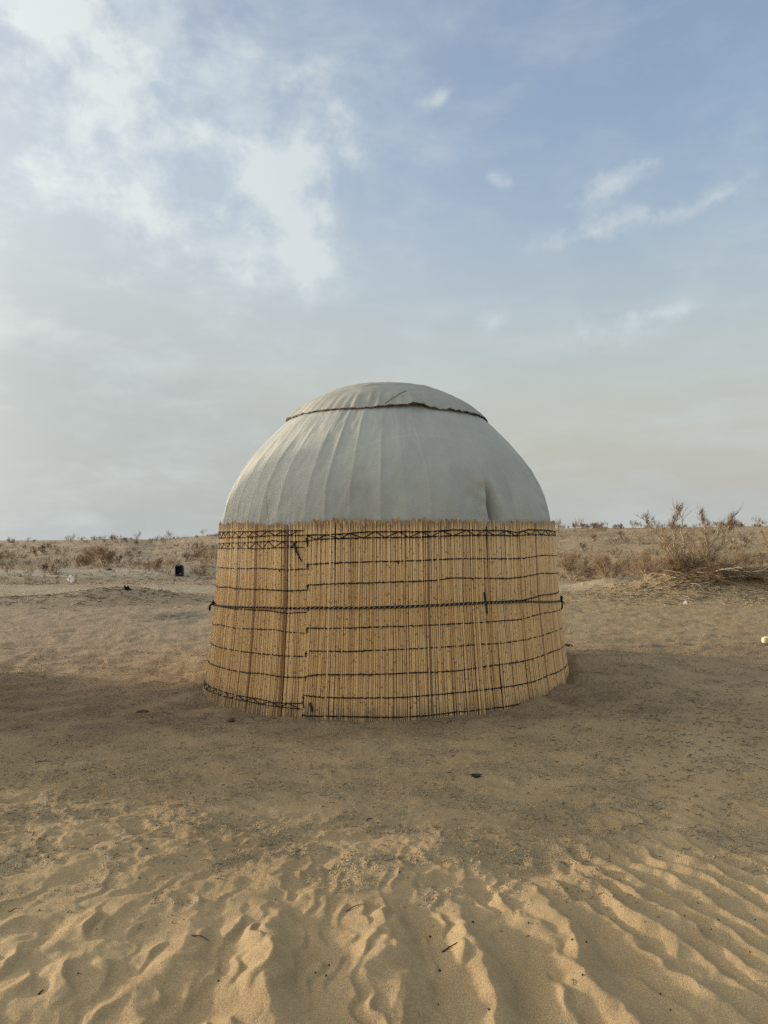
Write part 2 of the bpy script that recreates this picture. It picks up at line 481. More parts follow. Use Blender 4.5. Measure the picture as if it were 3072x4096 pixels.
def f_reed(t, b):
    rnd = t.m('FRACT', t.m('ADD', t.new('ShaderNodeObjectInfo').outputs['Random'], t.new('ShaderNodeAttribute', attribute_name='rnd').outputs['Fac']))
    uv = t.new('ShaderNodeUVMap')
    s = t.new('ShaderNodeSeparateXYZ', {0: uv})
    v = s.outputs[1]
    r2 = t.m('FRACT', t.m('MULTIPLY', rnd, 37.7)); r3 = t.m('FRACT', t.m('MULTIPLY', rnd, 91.3)); r4 = t.m('FRACT', t.m('MULTIPLY', rnd, 213.1))
    ramp = t.new('ShaderNodeValToRGB', {0: r2})
    e = ramp.color_ramp
    e.elements[0].position = 0; e.elements[0].color = (.34, .17, .06, 1)
    e.elements[1].position = 1; e.elements[1].color = (.82, .555, .275, 1)
    for p_, c_ in ((.07, (.66, .39, .155, 1)), (.30, (.80, .49, .205, 1)), (.6, (.90, .59, .275, 1)), (.85, (.78, .49, .22, 1))):
        x = e.elements.new(p_); x.color = c_
    vec = t.new('ShaderNodeCombineXYZ', {0: t.m('MULTIPLY', rnd, 500.0), 1: t.m('MULTIPLY', v, 2.2), 2: s.outputs[0]}).outputs[0]
    st = t.noise(vec, 1.0, 4, .6).outputs['Fac']
    c = t.mix(t.ss(.48, .80, st, (0, .75)), ramp.outputs[0], (.34, .165, .055))
    # joints (nodes) every 20-30 cm with a brown scar
    per = t.m('MULTIPLY_ADD', r3, .10, .21)
    ph = t.m('FRACT', t.m('ADD', t.m('DIVIDE', v, per), t.m('MULTIPLY', r4, 13.0)))
    dist = t.m('MULTIPLY', t.m('ABSOLUTE', t.m('SUBTRACT', ph, .5)), per)
    ring = t.ss(.013, .004, dist)
    side = t.ss(.35, .6, t.noise(t.new('ShaderNodeCombineXYZ', {0: t.m('MULTIPLY', rnd, 300.0), 1: t.m('MULTIPLY', v, 4.0), 2: t.m('MULTIPLY', s.outputs[0], 2.0)}).outputs[0], 1.0, 1).outputs['Fac'])
    c = t.mix(t.m('MULTIPLY', ring, t.m('MULTIPLY_ADD', side, .60, .05)), c, (.20, .075, .028))
    # weathered brown tips at the top and bottom ends
    tip = t.m('MULTIPLY', t.ss(1.61, 1.70, v), t.m('MULTIPLY_ADD', r4, .6, .35))
    c = t.mix(tip, c, (.30, .15, .07))
    c = t.mix(t.m('MULTIPLY', t.ss(.20, .02, v), t.m('MULTIPLY_ADD', r3, .6, .25)), c, (.24, .165, .10))
    t.put(b.inputs['Base Color'], c)
    b.inputs['Roughness'].default_value = .5
    b.inputs['Specular IOR Level'].default_value = .35


def f_plain(colr, rough=.8, nsc=20.0, var=.25, bump=.0, spec=.25):
    def fn(t, b):
        pos = t.new('ShaderNodeTexCoord').outputs['Object']
        n = t.noise(pos, nsc, 5, .6).outputs['Fac']
        k = t.ss(.25, .75, n, (1 - var, 1 + var))
        c = t.mix(1.0, colr, t.new('ShaderNodeCombineXYZ', {0: k, 1: k, 2: k}).outputs[0], 'MULTIPLY')
        t.put(b.inputs['Base Color'], c)
        b.inputs['Roughness'].default_value = rough
        b.inputs['Specular IOR Level'].default_value = spec
        if bump:
            bp = t.new('ShaderNodeBump', {'Height': n, 'Strength': 1.0, 'Distance': bump})
            t.put(b.inputs['Normal'], bp.outputs[0])
    return fn


def f_canvas(t, b):
    pos = t.new('ShaderNodeTexCoord').outputs['Object']
    n = t.noise(pos, 1.7, 5, .6).outputs['Fac']
    n2 = t.noise(pos, 14, 4, .6).outputs['Fac']
    c = t.mix(t.ss(.3, .7, n), (.415, .405, .345), (.48, .465, .395))
    sv = t.noise(t.vm('MULTIPLY', pos, (5.0, 5.0, .8)), 1.0, 4, .6).outputs['Fac']
    c = t.mix(t.ss(.52, .78, sv, (0, .38)), c, (.33, .30, .235))
    c = t.mix(t.m('MULTIPLY', t.ss(.5, .8, n2), .22), c, (.37, .345, .28))
    t.put(b.inputs['Base Color'], c)
    b.inputs['Roughness'].default_value = .72
    b.inputs['Specular IOR Level'].default_value = .2
    wv = t.noise(pos, 260, 2, .6).outputs['Fac']
    h = t.m('MULTIPLY_ADD', wv, .00015, t.m('MULTIPLY', t.noise(pos, 5, 3, .5).outputs['Fac'], .006))
    bp = t.new('ShaderNodeBump', {'Height': h, 'Strength': .8, 'Distance': 1.0})
    t.put(b.inputs['Normal'], bp.outputs[0])


M = {}
M['sand'] = mat('sand', f_sand)
M['reed'] = mat('reed', f_reed)
M['canvas'] = mat('canvas', f_canvas)
M['cap'] = mat('cap_canvas', f_plain((.39, .365, .30), .75, 5, .10, .004))
M['hem'] = mat('hem_cloth', f_plain((.17, .145, .105), .85, 16, .4, .01))
M['hemrope'] = mat('hem_rope', f_plain((.23, .145, .085), .85, 30, .4))
M['rope'] = mat('black_cord', f_plain((.012, .011, .010), .7, 60, .4))
M['white_cord'] = mat('white_cord', f_plain((.55, .50, .40), .7, 60, .2))
M['lining'] = mat('gap_shade_felt', f_plain((.03, .022, .015), .95, 8, .3))
M['wood'] = mat('pale_bark', f_plain((.46, .36, .24), .9, 9, .35, .004))
M['twig'] = mat('dry_twig', f_plain((.29, .185, .095), .9, 4, .25))
M['twig2'] = mat('grey_twig', f_plain((.20, .14, .088), .9, 4, .3))
M['darkwood'] = mat('dark_bark', f_plain((.10, .075, .052), .9, 9, .4, .004))
M['char'] = mat('charred_wood', f_plain((.012, .011, .010), .8, 12, .5, .01))
M['dung'] = mat('dark_dropping', f_plain((.055, .038, .027), .9, 60, .5))
def f_sheet(t, b):
    b.inputs['Base Color'].default_value = (.86, .84, .80, 1); b.inputs['Roughness'].default_value = .5
    tr = t.new('ShaderNodeBsdfTranslucent', {'Color': (.9, .87, .82, 1)})
    mx = t.new('ShaderNodeMixShader', {0: .6, 1: b, 2: tr})
    out = [n for n in t.n if n.type == 'OUTPUT_MATERIAL'][0]
    t.put(out.inputs['Surface'], mx.outputs[0])


M['plastic'] = mat('white_sheet', f_sheet)
M['beam'] = mat('fresh_timber', f_plain((.74, .57, .33), .6, 6, .10))
M['metal'] = mat('sooty_metal', f_plain((.020, .019, .018), .55, 9, .5, .004))
M['dull'] = mat('dusty_rim', f_plain((.33, .29, .215), .8, 9, .25))
M['straw'] = mat('straw', f_plain((.55, .44, .24), .7, 20, .2))
M['leaf'] = mat('brown_leaf', f_plain((.17, .085, .035), .8, 20, .3))
M['clod'] = mat('earth', f_plain((.13, .095, .065), .95, 30, .4, .006))
M['bark'] = mat('bark_scrap', f_plain((.045, .032, .022), .9, 40, .5, .004))


# ------------------------------------------------------------------ ground: one sheet to the horizon
def build_ground():
    af = np.radians(np.linspace(-35, 35, 741))
    ac = np.radians(np.linspace(35, 325, 90))[1:-1]
    ang = np.concatenate([af, ac]); na = len(ang)
    rr = list(np.arange(.30, 1.9, .1))
    r = 1.9
    while r < 5.7: rr.append(r); r += .0115
    while r < 1200: rr.append(r); r *= 1.0105 if r < 110 else 1.06
    rr = np.array(rr); nr = len(rr)
    Rg, Ag = np.meshgrid(rr, ang, indexing='ij')
    x = (Rg * np.sin(Ag)).ravel(); y = (Rg * np.cos(Ag)).ravel()
    z = terrain(x, y)
    V = np.stack([x, y, z], 1)
    i = np.arange(nr - 1)[:, None]; j = np.arange(na)[None]; j2 = (j + 1) % na
    Q = np.stack([i * na + j, i * na + j2, (i + 1) * na + j2, (i + 1) * na + j], -1).reshape(-1, 4)
    c = len(V)
    V = np.concatenate([V, [[0, 0, terrain(np.array([0.]), np.array([0.]))[0]]]])
    j = np.arange(na)
    T = np.stack([np.full(na, c), (j + 1) % na, j], 1)
    x, y = V[:, 0], V[:, 1]; d = np.hypot(x, y)
    crumb = crumb_mask(x, y)
    # trodden, dung-littered soil round the yurt
    rx = np.sqrt(((x - .0) / 4.6) ** 2 + ((y - 7.3) / 1.45) ** 2)
    rl = np.sqrt(((x + 3.2) / 3.4) ** 2 + ((y - 7.3) / 1.7) ** 2)
    nz = fbm(x * .8, y * 1.2, 4, 81) * .55
    soil = np.maximum(1 - sst(.55, 1.25, rx + nz), (1 - sst(.5, 1.2, rl + nz)) * .8) * .85
    soil = soil * (.55 + .6 * sst(-.25, .3, fbm(x * 2.2, y * 3.3, 3, 83)))
    smooth_drift = gau(x, y, 3.6, 7.1, 1.7, .8) + gau(x, y, 3.0, 8.1, 1.2, .4)
    soil = soil * (1 - .8 * np.clip(smooth_drift, 0, 1))
    strip = np.exp(-((y - 10.2 + .1 * x) / 1.3) ** 2) * sst(1.8, 4.2, x) * .7
    soil = np.clip(np.maximum(soil, strip * (.6 + fbm(x * 2, y * 3, 3, 85))), 0, 1)
    ash = np.clip(gau(x, y, -3.9, 14.2, .85, .75) * 1.6 - .25 + .5 * fbm(x * 2, y * 2, 3, 87), 0, 1) * gau(x, y, -3.9, 14.2, 1.1, 1.0)
    pale = sst(24.6, 25.6, y) * (1 - sst(27.0, 28.0, y)) * (1 - sst(-9, -5, x)) * .9
    pale = np.maximum(pale, .45 * np.exp(-((y - (21.4 + .06 * x)) / 1.6) ** 2) * (1 - sst(6, 9, x)))
    pale = pale * np.clip(.8 + fbm(x / 1.5, y / .7, 3, 89), 0, 1)
    grey = np.clip(.85 * (1 - sst(-4, 4, x)) * sst(6, 13, d) + .35 * sst(30, 50, d) + .25 * fbm(x / 3, y / 3, 3, 91), 0, 1) * sst(5, 9, d)
    pit = sst(3.1, 4.1, y + .5 * fbm(x * 1.4, y * 1.4, 3, 95)) * (1 - sst(10, 16, d)) * np.clip(.65 + .9 * fbm(x * 1.7, y * 2.4, 3, 97), .15, 1)
    pit = pit * (1 - .8 * np.clip(gau(x, y, 3.4, 7.0, 1.4, .9) + gau(x, y, 2.6, 4.9, .9, .6) + gau(x, y, 1.9, 4.1, .6, .5), 0, 1))
    me = mesh_np('ground', V, [Q, T], True, {'pit': pit, 'crumb': crumb, 'soil': soil, 'ash': ash, 'pale': pale, 'grey': grey}, mats=[M['sand']])
    tag(link('ground', me), kind='structure')


build_ground()


# ------------------------------------------------------------------ yurt
def RW(z):
    return 1.97 - .159 * z + .0431 * z * z


def wall_pt(th, z, off=0.0):
    """point on the reed wall in the yurt's own frame; th in degrees, 0 facing -Y, + to +X"""
    a = np.radians(np.asarray(th, float)); z = np.asarray(z, float)
    r = RW(np.clip(z, -.3, 2)) + off
    return np.stack([r * np.sin(a), -r * np.cos(a), z], -1)


# reed prototypes: hexagonal cane following the flare of the wall, origin at its foot
def reed_geometry(rad, ztop, kink, rs):
    zs = np.array([-.14, .32, 1.02, ztop])
    P = np.stack([RW(zs) - RW(0) + np.array([0, kink, -kink * .6, 0]), np.array([0, kink * .7, -kink * .5, kink]), zs], 1)
    ang = np.arange(6) * np.pi / 3 + rs
    rad = rad * np.array([1.06, 1.03, 1.0, .93])
    V = P[:, None] + rad[:, None, None] * np.stack([np.cos(ang), np.sin(ang), 0 * ang], 1)[None]
    uv = np.stack([np.broadcast_to((ang / 6.28)[None], (4, 6)), np.broadcast_to(zs[:, None], (4, 6))], -1).reshape(-1, 2)
    i = np.arange(3)[:, None]; j = np.arange(6)[None]; j2 = (j + 1) % 6
    Q = np.stack([i * 6 + j, i * 6 + j2, (i + 1) * 6 + j2, (i + 1) * 6 + j], -1).reshape(-1, 4)
    T = np.array([(18, 18 + k, 19 + k) for k in range(1, 5)])
    return V.reshape(-1, 3), Q, T, uv


def reed_layout(rs, t0, t1, lean_fn, zoff_fn, roff):
    """sequence of canes from angle t0 to t1 (deg)"""
    out = []; th = t0
    while th < t1:
        rad = rs.choice([.0056, .0064, .0070, .0077, .0085, .0094])
        step = math.degrees((rad * 2.0) / 1.875) * rs.uniform(1.03, 1.25)
        if rs.random() < .05: step *= 1.3
        th += step * .5
        out.append((th, rad, lean_fn(th) + rs.gauss(0, .16), zoff_fn(th) + rs.gauss(0, .009), roff + rs.gauss(0, .0016)))
        th += step * .5
    return out


rs = random.Random(5)
yurt = link('yurt', None, None, (YC[0], YC[1], 0))
tag(yurt, 'round reed-walled yurt with grey canvas dome standing alone on the sand', 'yurt')

REED_VAR = []
for k in range(18):
    rad = [.0056, .0064, .0070, .0077, .0085, .0094][k % 6]
    g = reed_geometry(rad, 1.70, rs.uniform(-.004, .004), rs.uniform(0, 1))
    me = mesh_np('reed', g[0], [g[1], g[2]], True, {'rnd': np.zeros(24)}, g[3], [M['reed']])
    REED_VAR.append((rad, g, me))


def reed_pick(rad, r):
    c = [v for v in REED_VAR if v[0] == rad]
    return c[r.randrange(len(c))]


def reed_matrix(th, lean, dz, ro):
    a = R_(th - 90)
    m = Matrix.Translation((RW(0) * math.cos(a) + ro * math.cos(a), RW(0) * math.sin(a) + ro * math.sin(a), dz)) @ Matrix.Rotation(a, 4, 'Z')
    piv = Matrix.Translation((0, 0, .85))
    return m @ piv @ Matrix.Rotation(R_(lean), 4, 'X') @ piv.inverted()


SEAM = -22.6


def lean_left(th):
    return .2 + 1.25 * float(sst(-75, -24, th)) if th > -80 else .2


def lean_right(th):
    return .55 * float(1 - sst(SEAM, SEAM + 3.5, th)) * -1 + .15 * math.sin(th * .35)


def top_left(th): return -.012 + .012 * math.sin(th * .21) + .008 * math.sin(th * .9)
def top_right(th): return -.008 + .016 * float(sst(-10, 20, th)) + .006 * math.sin(th * .33) + .004 * math.sin(th * 1.1)


left_l = reed_layout(rs, -178, SEAM + .6, lean_left, top_left, 0.0)
right_l = reed_layout(rs, SEAM, 182, lean_right, top_right, .004)
under_l = reed_layout(rs, SEAM + 1, 27, lambda t: .3, lambda t: .022 - .010 * float(sst(2, 26, t)) + .006 * math.sin(t * .8), -.012)

screen_l = link('reed_screen', None, yurt)
screen_l['label'] = 'reed mat on the left side with three zigzag cord bands'
screen_r = link('reed_screen', None, yurt)
screen_r['label'] = 'reed mat across the front overlapping the left one'
rest_V = []; rest_Q = []; rest_T = []; rest_uv = []; rest_r = []; nrest = 0


def add_rest(store, th, rad, lean, dz, ro):
    _, g, _ = reed_pick(rad, rs)
    m = np.array(reed_matrix(th, lean, dz, ro))
    V = g[0] @ m[:3, :3].T + m[:3, 3]
    n = store['n']
    store['V'].append(V); store['Q'].append(g[1] + n); store['T'].append(g[2] + n); store['uv'].append(g[3]); store['r'].append(np.full(len(V), rs.random()))
    store['n'] += len(V)


def new_store(): return {'V': [], 'Q': [], 'T': [], 'uv': [], 'r': [], 'n': 0}


def store_mesh(st, name='reeds'):
    return mesh_np(name, np.concatenate(st['V']), [np.concatenate(st['Q']), np.concatenate(st['T'])], True, {'rnd': np.concatenate(st['r'])}, np.concatenate(st['uv']), [M['reed']])


cand = [(abs(t[0] - 2), t, screen_l) for t in left_l] + [(abs(t[0] - 2), t, screen_r) for t in right_l]
cand.sort(key=lambda c: c[0])
st_rest = new_store(); st_all = new_store()
for k, (_, (th, rad, lean, dz, ro), par) in enumerate(cand):
    add_rest(st_all, th, rad, lean, dz, ro)
    if k < 298:
        o = link('reed', reed_pick(rad, rs)[2], par)
        o.matrix_local = reed_matrix(th, lean, dz, ro)
    else:
        add_rest(st_rest, th, rad, lean, dz, ro)
for t_ in under_l: add_rest(st_rest, *t_)
o = link('reeds', store_mesh(st_rest), yurt); o['kind'] = 'stuff'

# felt behind the canes, coloured near-black to paint shade into the gaps
zs = np.linspace(-.1, 1.66, 12); tt = np.radians(np.arange(0, 360, 4))
V = np.concatenate([np.stack([(RW(z) - .035) * np.sin(tt), -(RW(z) - .035) * np.cos(tt), 0 * tt + z], 1) for z in zs]); n = len(tt)
i = np.arange(len(zs) - 1)[:, None]; j = np.arange(n)[None]
Q = np.stack([i * n + j, i * n + (j + 1) % n, (i + 1) * n + (j + 1) % n, (i + 1) * n + j], -1).reshape(-1, 4)
lining_me = mesh_np('wall_lining', V, [Q], True, mats=[M['lining']])
link('wall_lining', lining_me, yurt)

# ---- canvas dome
DZ = np.array([1.60, 1.695, 1.853, 1.985, 2.117, 2.276, 2.46, 2.619, 2.80, 2.88, 3.00])
DR = np.array([1.806, 1.800, 1.775, 1.735, 1.680, 1.593, 1.458, 1.313, 1.130, 1.035, .87])


def smooth_interp(z, zk, rk):
    """monotone-ish cubic through the knots"""
    m = np.gradient(rk, zk)
    i = np.clip(np.searchsorted(zk, z) - 1, 0, len(zk) - 2)
    h = zk[i + 1] - zk[i]; t = (z - zk[i]) / h
    return (2 * t**3 - 3 * t**2 + 1) * rk[i] + (t**3 - 2 * t**2 + t) * h * m[i] + (-2 * t**3 + 3 * t**2) * rk[i + 1] + (t**3 - t**2) * h * m[i + 1]


def build_dome():
    nth, nz = 1080, 150
    th = np.linspace(-180, 180, nth, endpoint=False)
    s = np.linspace(0, 1, nz); z = 1.60 + 1.40 * s
    T, Z = np.meshgrid(th, z)
    r = smooth_interp(Z, DZ, DR)
    # canvas stretched over 47 struts: a crease at each, a shallow sag between
    rnd = np.random.default_rng(3)
    jit = rnd.uniform(-1.2, 1.2, 49); amp = rnd.uniform(.25, 1.45, 49)
    amp[1::2] *= .75
    base = -2.7 + 7.66 * np.arange(-24, 25)
    pos = base + jit
    amp[(pos > 0) & (pos < 75)] *= 1.25
    amp[pos < -15] *= .85
    Tw = T + 2.2 * sst(1.9, 2.8, Z) * np.sin(np.radians(T * 2 + 40)) * .5 + .5 * fbm(T / 14, Z * 2.2, 2, 5)
    idx = np.clip(np.searchsorted(pos, Tw.ravel()) - 1, 0, 47).reshape(T.shape)
    f = np.clip((Tw - pos[idx]) / (pos[idx + 1] - pos[idx]), 0, 1)
    sag = 4 * f * (1 - f)
    sag = np.sqrt(sag + .05) - .22
    a = (amp[idx] * (1 - f) + amp[idx + 1] * f)
    hz = sst(1.62, 1.85, Z) * .35 + .65
    hz = hz * (1 - .75 * sst(2.25, 2.85, Z))
    r = r - .028 * a * sag * hz
    r = r + .015 * fbm(T / 9, Z * 2.4, 3, 7) + .004 * fbm(T / 2.5, Z * 6, 2, 9)
    # overlap edge of the second cloth running round the middle
    edge = 2.10 + .42 * sst(-46, 12, T) - .05 * sst(12, 50, T)
    vis = sst(-50, -40, T) * (1 - sst(30, 55, T))
    r = r - .0045 * sst(edge - .006, edge + .006, Z) * vis
    # pinched fold on the right
    fz = 1 - sst(1.82, 2.16, Z)
    c0 = 35.2 - 1.2 * (Z - 1.7)
    r = r - .140 * fz * np.exp(-((T - c0 + 1.0) / 1.05) ** 2)
    r = r + .030 * fz * np.exp(-((T - c0 - .9) / 1.1) ** 2)
    hollow = np.exp(-((T - (30.5 - 14 * (Z - 1.75))) / 5.5) ** 2) * (1 - sst(1.9, 2.2, Z)) * sst(1.62, 1.75, Z)
    wr = np.sin((Z * 34 + (T - 35) * .42) * 1.0 + 2 * fbm(T / 4, Z * 5, 2, 11))
    r = r - .048 * hollow + .006 * wr * np.exp(-((T - 31) / 5) ** 2) * (1 - sst(1.95, 2.2, Z))
    # second fold near the right edge
    fz2 = 1 - sst(1.80, 2.05, Z)
    r = r - .075 * fz2 * np.exp(-((T - 69.0) / .9) ** 2) + .018 * fz2 * np.exp(-((T - 71) / 1.2) ** 2)
    r = r + .004 * np.sin(Z * 40 + T * .5) * np.exp(-((T - 65) / 4) ** 2) * (1 - sst(1.9, 2.1, Z))
    # fine vertical puckers where the hem is tucked behind the reeds
    r = r + .003 * np.sin(T * 3.1 + 3 * fbm(T / 6, Z, 2, 15)) * (1 - sst(1.66, 1.86, Z))
    r = np.minimum(r, np.where(Z < 1.74, RW(Z) - .014, 9))
    A = np.radians(T)
    V = np.stack([r * np.sin(A), -r * np.cos(A), Z], -1).reshape(-1, 3)
    i = np.arange(nz - 1)[:, None]; j = np.arange(nth)[None]; j2 = (j + 1) % nth
    Q = np.stack([i * nth + j, i * nth + j2, (i + 1) * nth + j2, (i + 1) * nth + j], -1).reshape(-1, 4)
    return mesh_np('dome_cover', V, [Q], True, mats=[M['canvas']])


dome_me = build_dome()
dome = link('dome_cover', dome_me, yurt)

CZ = np.array([2.835, 2.89, 2.988, 3.054, 3.133, 3.212, 3.235, 3.245])
CR = np.array([1.122, 1.075, .960, .842, .670, .402, .25, .0])


def hem_z(th): return .012 * np.sin(np.radians(th * 3 + 20)) + .010 * np.sin(np.radians(th * 7.3)) + .02 * np.exp(-((th - 15) / 4) ** 2) - .016 * np.exp(-((th - 27) / 6) ** 2)


def build_cap():
    nth, nz = 720, 60
    th = np.linspace(-180, 180, nth, endpoint=False)
    s = np.linspace(0, 1, nz)
    T, S = np.meshgrid(th, s)
    # parametrise by radius so the crown is well sampled
    r = 1.122 * (1 - S)
    z = np.interp(-r, -CR, CZ)
    # soften the knots
    zz = np.interp(-np.linspace(1.122, 0, 400), -CR, CZ); k = np.ones(25) / 25
    zp = np.convolve(np.pad(zz, 12, mode='reflect', reflect_type='odd'), k, 'valid')
    z = np.interp(-r, -np.linspace(1.122, 0, 400), zp)
    low = (1 - sst(0, .28, S))
    d = .009 * low * fbm(T / 4.2, S * 3, 3, 21) * np.clip(.4 + 1.6 * fbm(T / 25, 0 * T, 2, 24), 0, 1.3) + .003 * low * np.sin(T * 1.1 + 4 * fbm(T / 9, S, 2, 23))
    d = d - .003 * np.abs(np.sin(np.radians(T * 4.0 + 25))) * sst(.2, .5, S) * (1 - sst(.6, .9, S))
    d = d + .012 * fbm(T / 30, S * 4, 3, 25) * (1 - sst(.8, 1, S))
    # an upper fold line lying across the front
    ln = .40 + .06 * np.sin(np.radians(T * 2 + 30))
    d = d + .012 * sst(ln - .03, ln + .015, S) * (1 - sst(.7, .95, S)) * (1 - sst(60, 120, np.abs(T + 10)))
    z = z + d * .9 + hem_z(T) * low
    r = r * (1 + .0) + d * .5
    A = np.radians(T)
    V = np.stack([r * np.sin(A), -r * np.cos(A), z], -1).reshape(-1, 3)
    i = np.arange(nz - 1)[:, None]; j = np.arange(nth)[None]; j2 = (j + 1) % nth
    Q = np.stack([i * nth + j, i * nth + j2, (i + 1) * nth + j2, (i + 1) * nth + j], -1).reshape(-1, 4)
    return mesh_np('roof_cap', V, [Q], True, mats=[M['cap']]), V.reshape(nz, nth, 3)


cap_me, CAPV = build_cap()
cap = link('roof_cap', cap_me, yurt)
rim = CAPV[0]
thr = np.linspace(-180, 180, 720, endpoint=False)
b = MB()
for k, (rad, dz, dr) in enumerate(((.0022, .001, -.001), (.0020, -.003, .000))):
    P = rim.copy(); nrm = rim[:, :2] / np.linalg.norm(rim[:, :2], axis=1)[:, None]
    w = fbm(thr / 2.2, 0 * thr + k, 3, 33 + k)
    P[:, :2] += nrm * (dr + .010 * w)[:, None]; P[:, 2] += dz + .014 * fbm(thr / 3.0, 0 * thr + 5 + k, 3, 36 + k)
    b.tube(P, rad * (1 + .45 * fbm(thr / 1.3, 0 * thr, 2, 39 + k)), 6, 0, closed=True)
hem_me = b.mesh('hem', [M['hem']]); link('hem', hem_me, cap)
b = MB()
P = rim.copy(); nrm = rim[:, :2] / np.linalg.norm(rim[:, :2], axis=1)[:, None]
P[:, :2] += nrm * (.001 + .004 * fbm(thr / 1.6, 0 * thr, 3, 43))[:, None]; P[:, 2] += -.005 + .010 * fbm(thr / 2.5, 0 * thr, 3, 45)
b.tube(P, .0016, 5, 0, closed=True)
e0 = P[np.argmin(np.abs(thr + 91))]
b.tube([e0, e0 + (-.03, -.01, -.03), e0 + (-.045, -.02, -.05)], [.006, .004, .003], 5)
hemrope_me = b.mesh('hem_cord', [M['hemrope']]); link('hem_cord', hemrope_me, cap)
# stitched seam across the front of the cap
js = [np.argmin(np.abs(thr - a)) for a in np.linspace(-1, 12.5, 24)]
rows = np.linspace(1, 11.5, 24)
P = np.array([CAPV[int(r_), j_] * (1 - (r_ % 1)) + CAPV[int(r_) + 1, j_] * (r_ % 1) for r_, j_ in zip(rows, js)]) + (0, -.002, .002)
b = MB(); b.tube(P, .0032, 5); link('seam', b.mesh('seam', [M['hem']]), cap)


# loose thread hanging over the dome
def dome_pt(th, z, off=.004):
    r = float(smooth_interp(np.array([z]), DZ, DR)[0]) + off
    return (r * math.sin(R_(th)), -r * math.cos(R_(th)), z)


b = MB(); b.tube([dome_pt(-40.3, 1.945), dome_pt(-39.2, 1.87), dome_pt(-37.9, 1.76), dome_pt(-37.2, 1.68)], .0016, 4)
link('thread', b.mesh('thread', [M['hem']]), dome)


# ---- cords sewn through the mats
def cord(pts, rad=.0036, off=.0085, seed=0, step=.32):
    th = np.array([p[0] for p in pts]); z = np.array([p[1] for p in pts])
    o_ = np.argsort(th); th = th[o_]; z = z[o_]
    t = np.arange(th[0], th[-1] + step * .5, step)
    zz = np.interp(t, th, z)
    k = 5; zz = np.convolve(np.pad(zz, k // 2, mode='edge'), np.ones(k) / k, 'valid') if len(zz) > k else zz
    r = np.random.default_rng(seed)
    zz = zz + r.normal(0, .0016, len(t))
    P = wall_pt(t, zz, 0)
    nrm = np.stack([np.sin(np.radians(t)), -np.cos(np.radians(t)), 0 * t], -1)
    P = P + nrm * (off + r.normal(0, .0010, len(t)))[:, None]
    return P, rad * (1 + .22 * r.normal(0, 1, len(t)).clip(-1.2, 1.6))


def add_cord(parent, pts, seed, rad=.0036, off=.0085, name='cord'):
    P, rr = cord(pts, rad, off, seed)
    b = MB(); b.tube(P, rr, 5)
    return link(name, b.mesh(name, [M['rope']]), parent)


def zigzag(parent, top, bot, pitch, seed, off=.0105):
    r = random.Random(seed)
    tt_, tz_ = zip(*sorted(top)); bt_, bz_ = zip(*sorted(bot))
    th = max(tt_[0], bt_[0]); end = min(tt_[-1], bt_[-1]); up = True; pts = []
    while th < end:
        pts.append((th, float(np.interp(th, tt_, tz_)) if up else float(np.interp(th, bt_, bz_))))
        up = not up; th += pitch * .5 * r.uniform(.75, 1.25)
    b = MB()
    fine = []
    for (a0, z0), (a1, z1) in zip(pts[:-1], pts[1:]):
        for k in range(4): fine.append((a0 + (a1 - a0) * k / 4, z0 + (z1 - z0) * k / 4 + r.gauss(0, .0008)))
    fine.append(pts[-1])
    b.tube(wall_pt([p[0] for p in fine], [p[1] for p in fine], off), .0042, 5)
    link('cord_lacing', b.mesh('cord_lacing', [M['rope']]), parent)


def knot(parent, th, z, size=.012, tail=.03, seed=0, off=.014):
    r = random.Random(seed)
    b = MB(); c = wall_pt(th, z, off)
    for k in range(3):
        a0 = r.uniform(0, 6.28); nx = Vector((r.uniform(-1, 1), r.uniform(-1, 1), r.uniform(-1, 1))).normalized()
        u = nx.orthogonal().normalized(); v = nx.cross(u)
        P = [c + np.array(u * math.cos(q) + v * math.sin(q)) * size * r.uniform(.5, .75) for q in np.linspace(0, 5.6, 9)]
        b.tube(P, size * .42, 5)
    tg = np.array([math.cos(R_(th)), math.sin(R_(th)), 0])
    for k in range(2):
        e = c + tg * r.uniform(-.25, .25) * tail + np.array((0, 0, -tail * r.uniform(.7, 1.1)))
        b.tube([c, (c + e) / 2 + tg * .003, e], [size * .36, size * .34, size * .28], 5)
    link('knot', b.mesh('knot', [M['rope']]), parent)


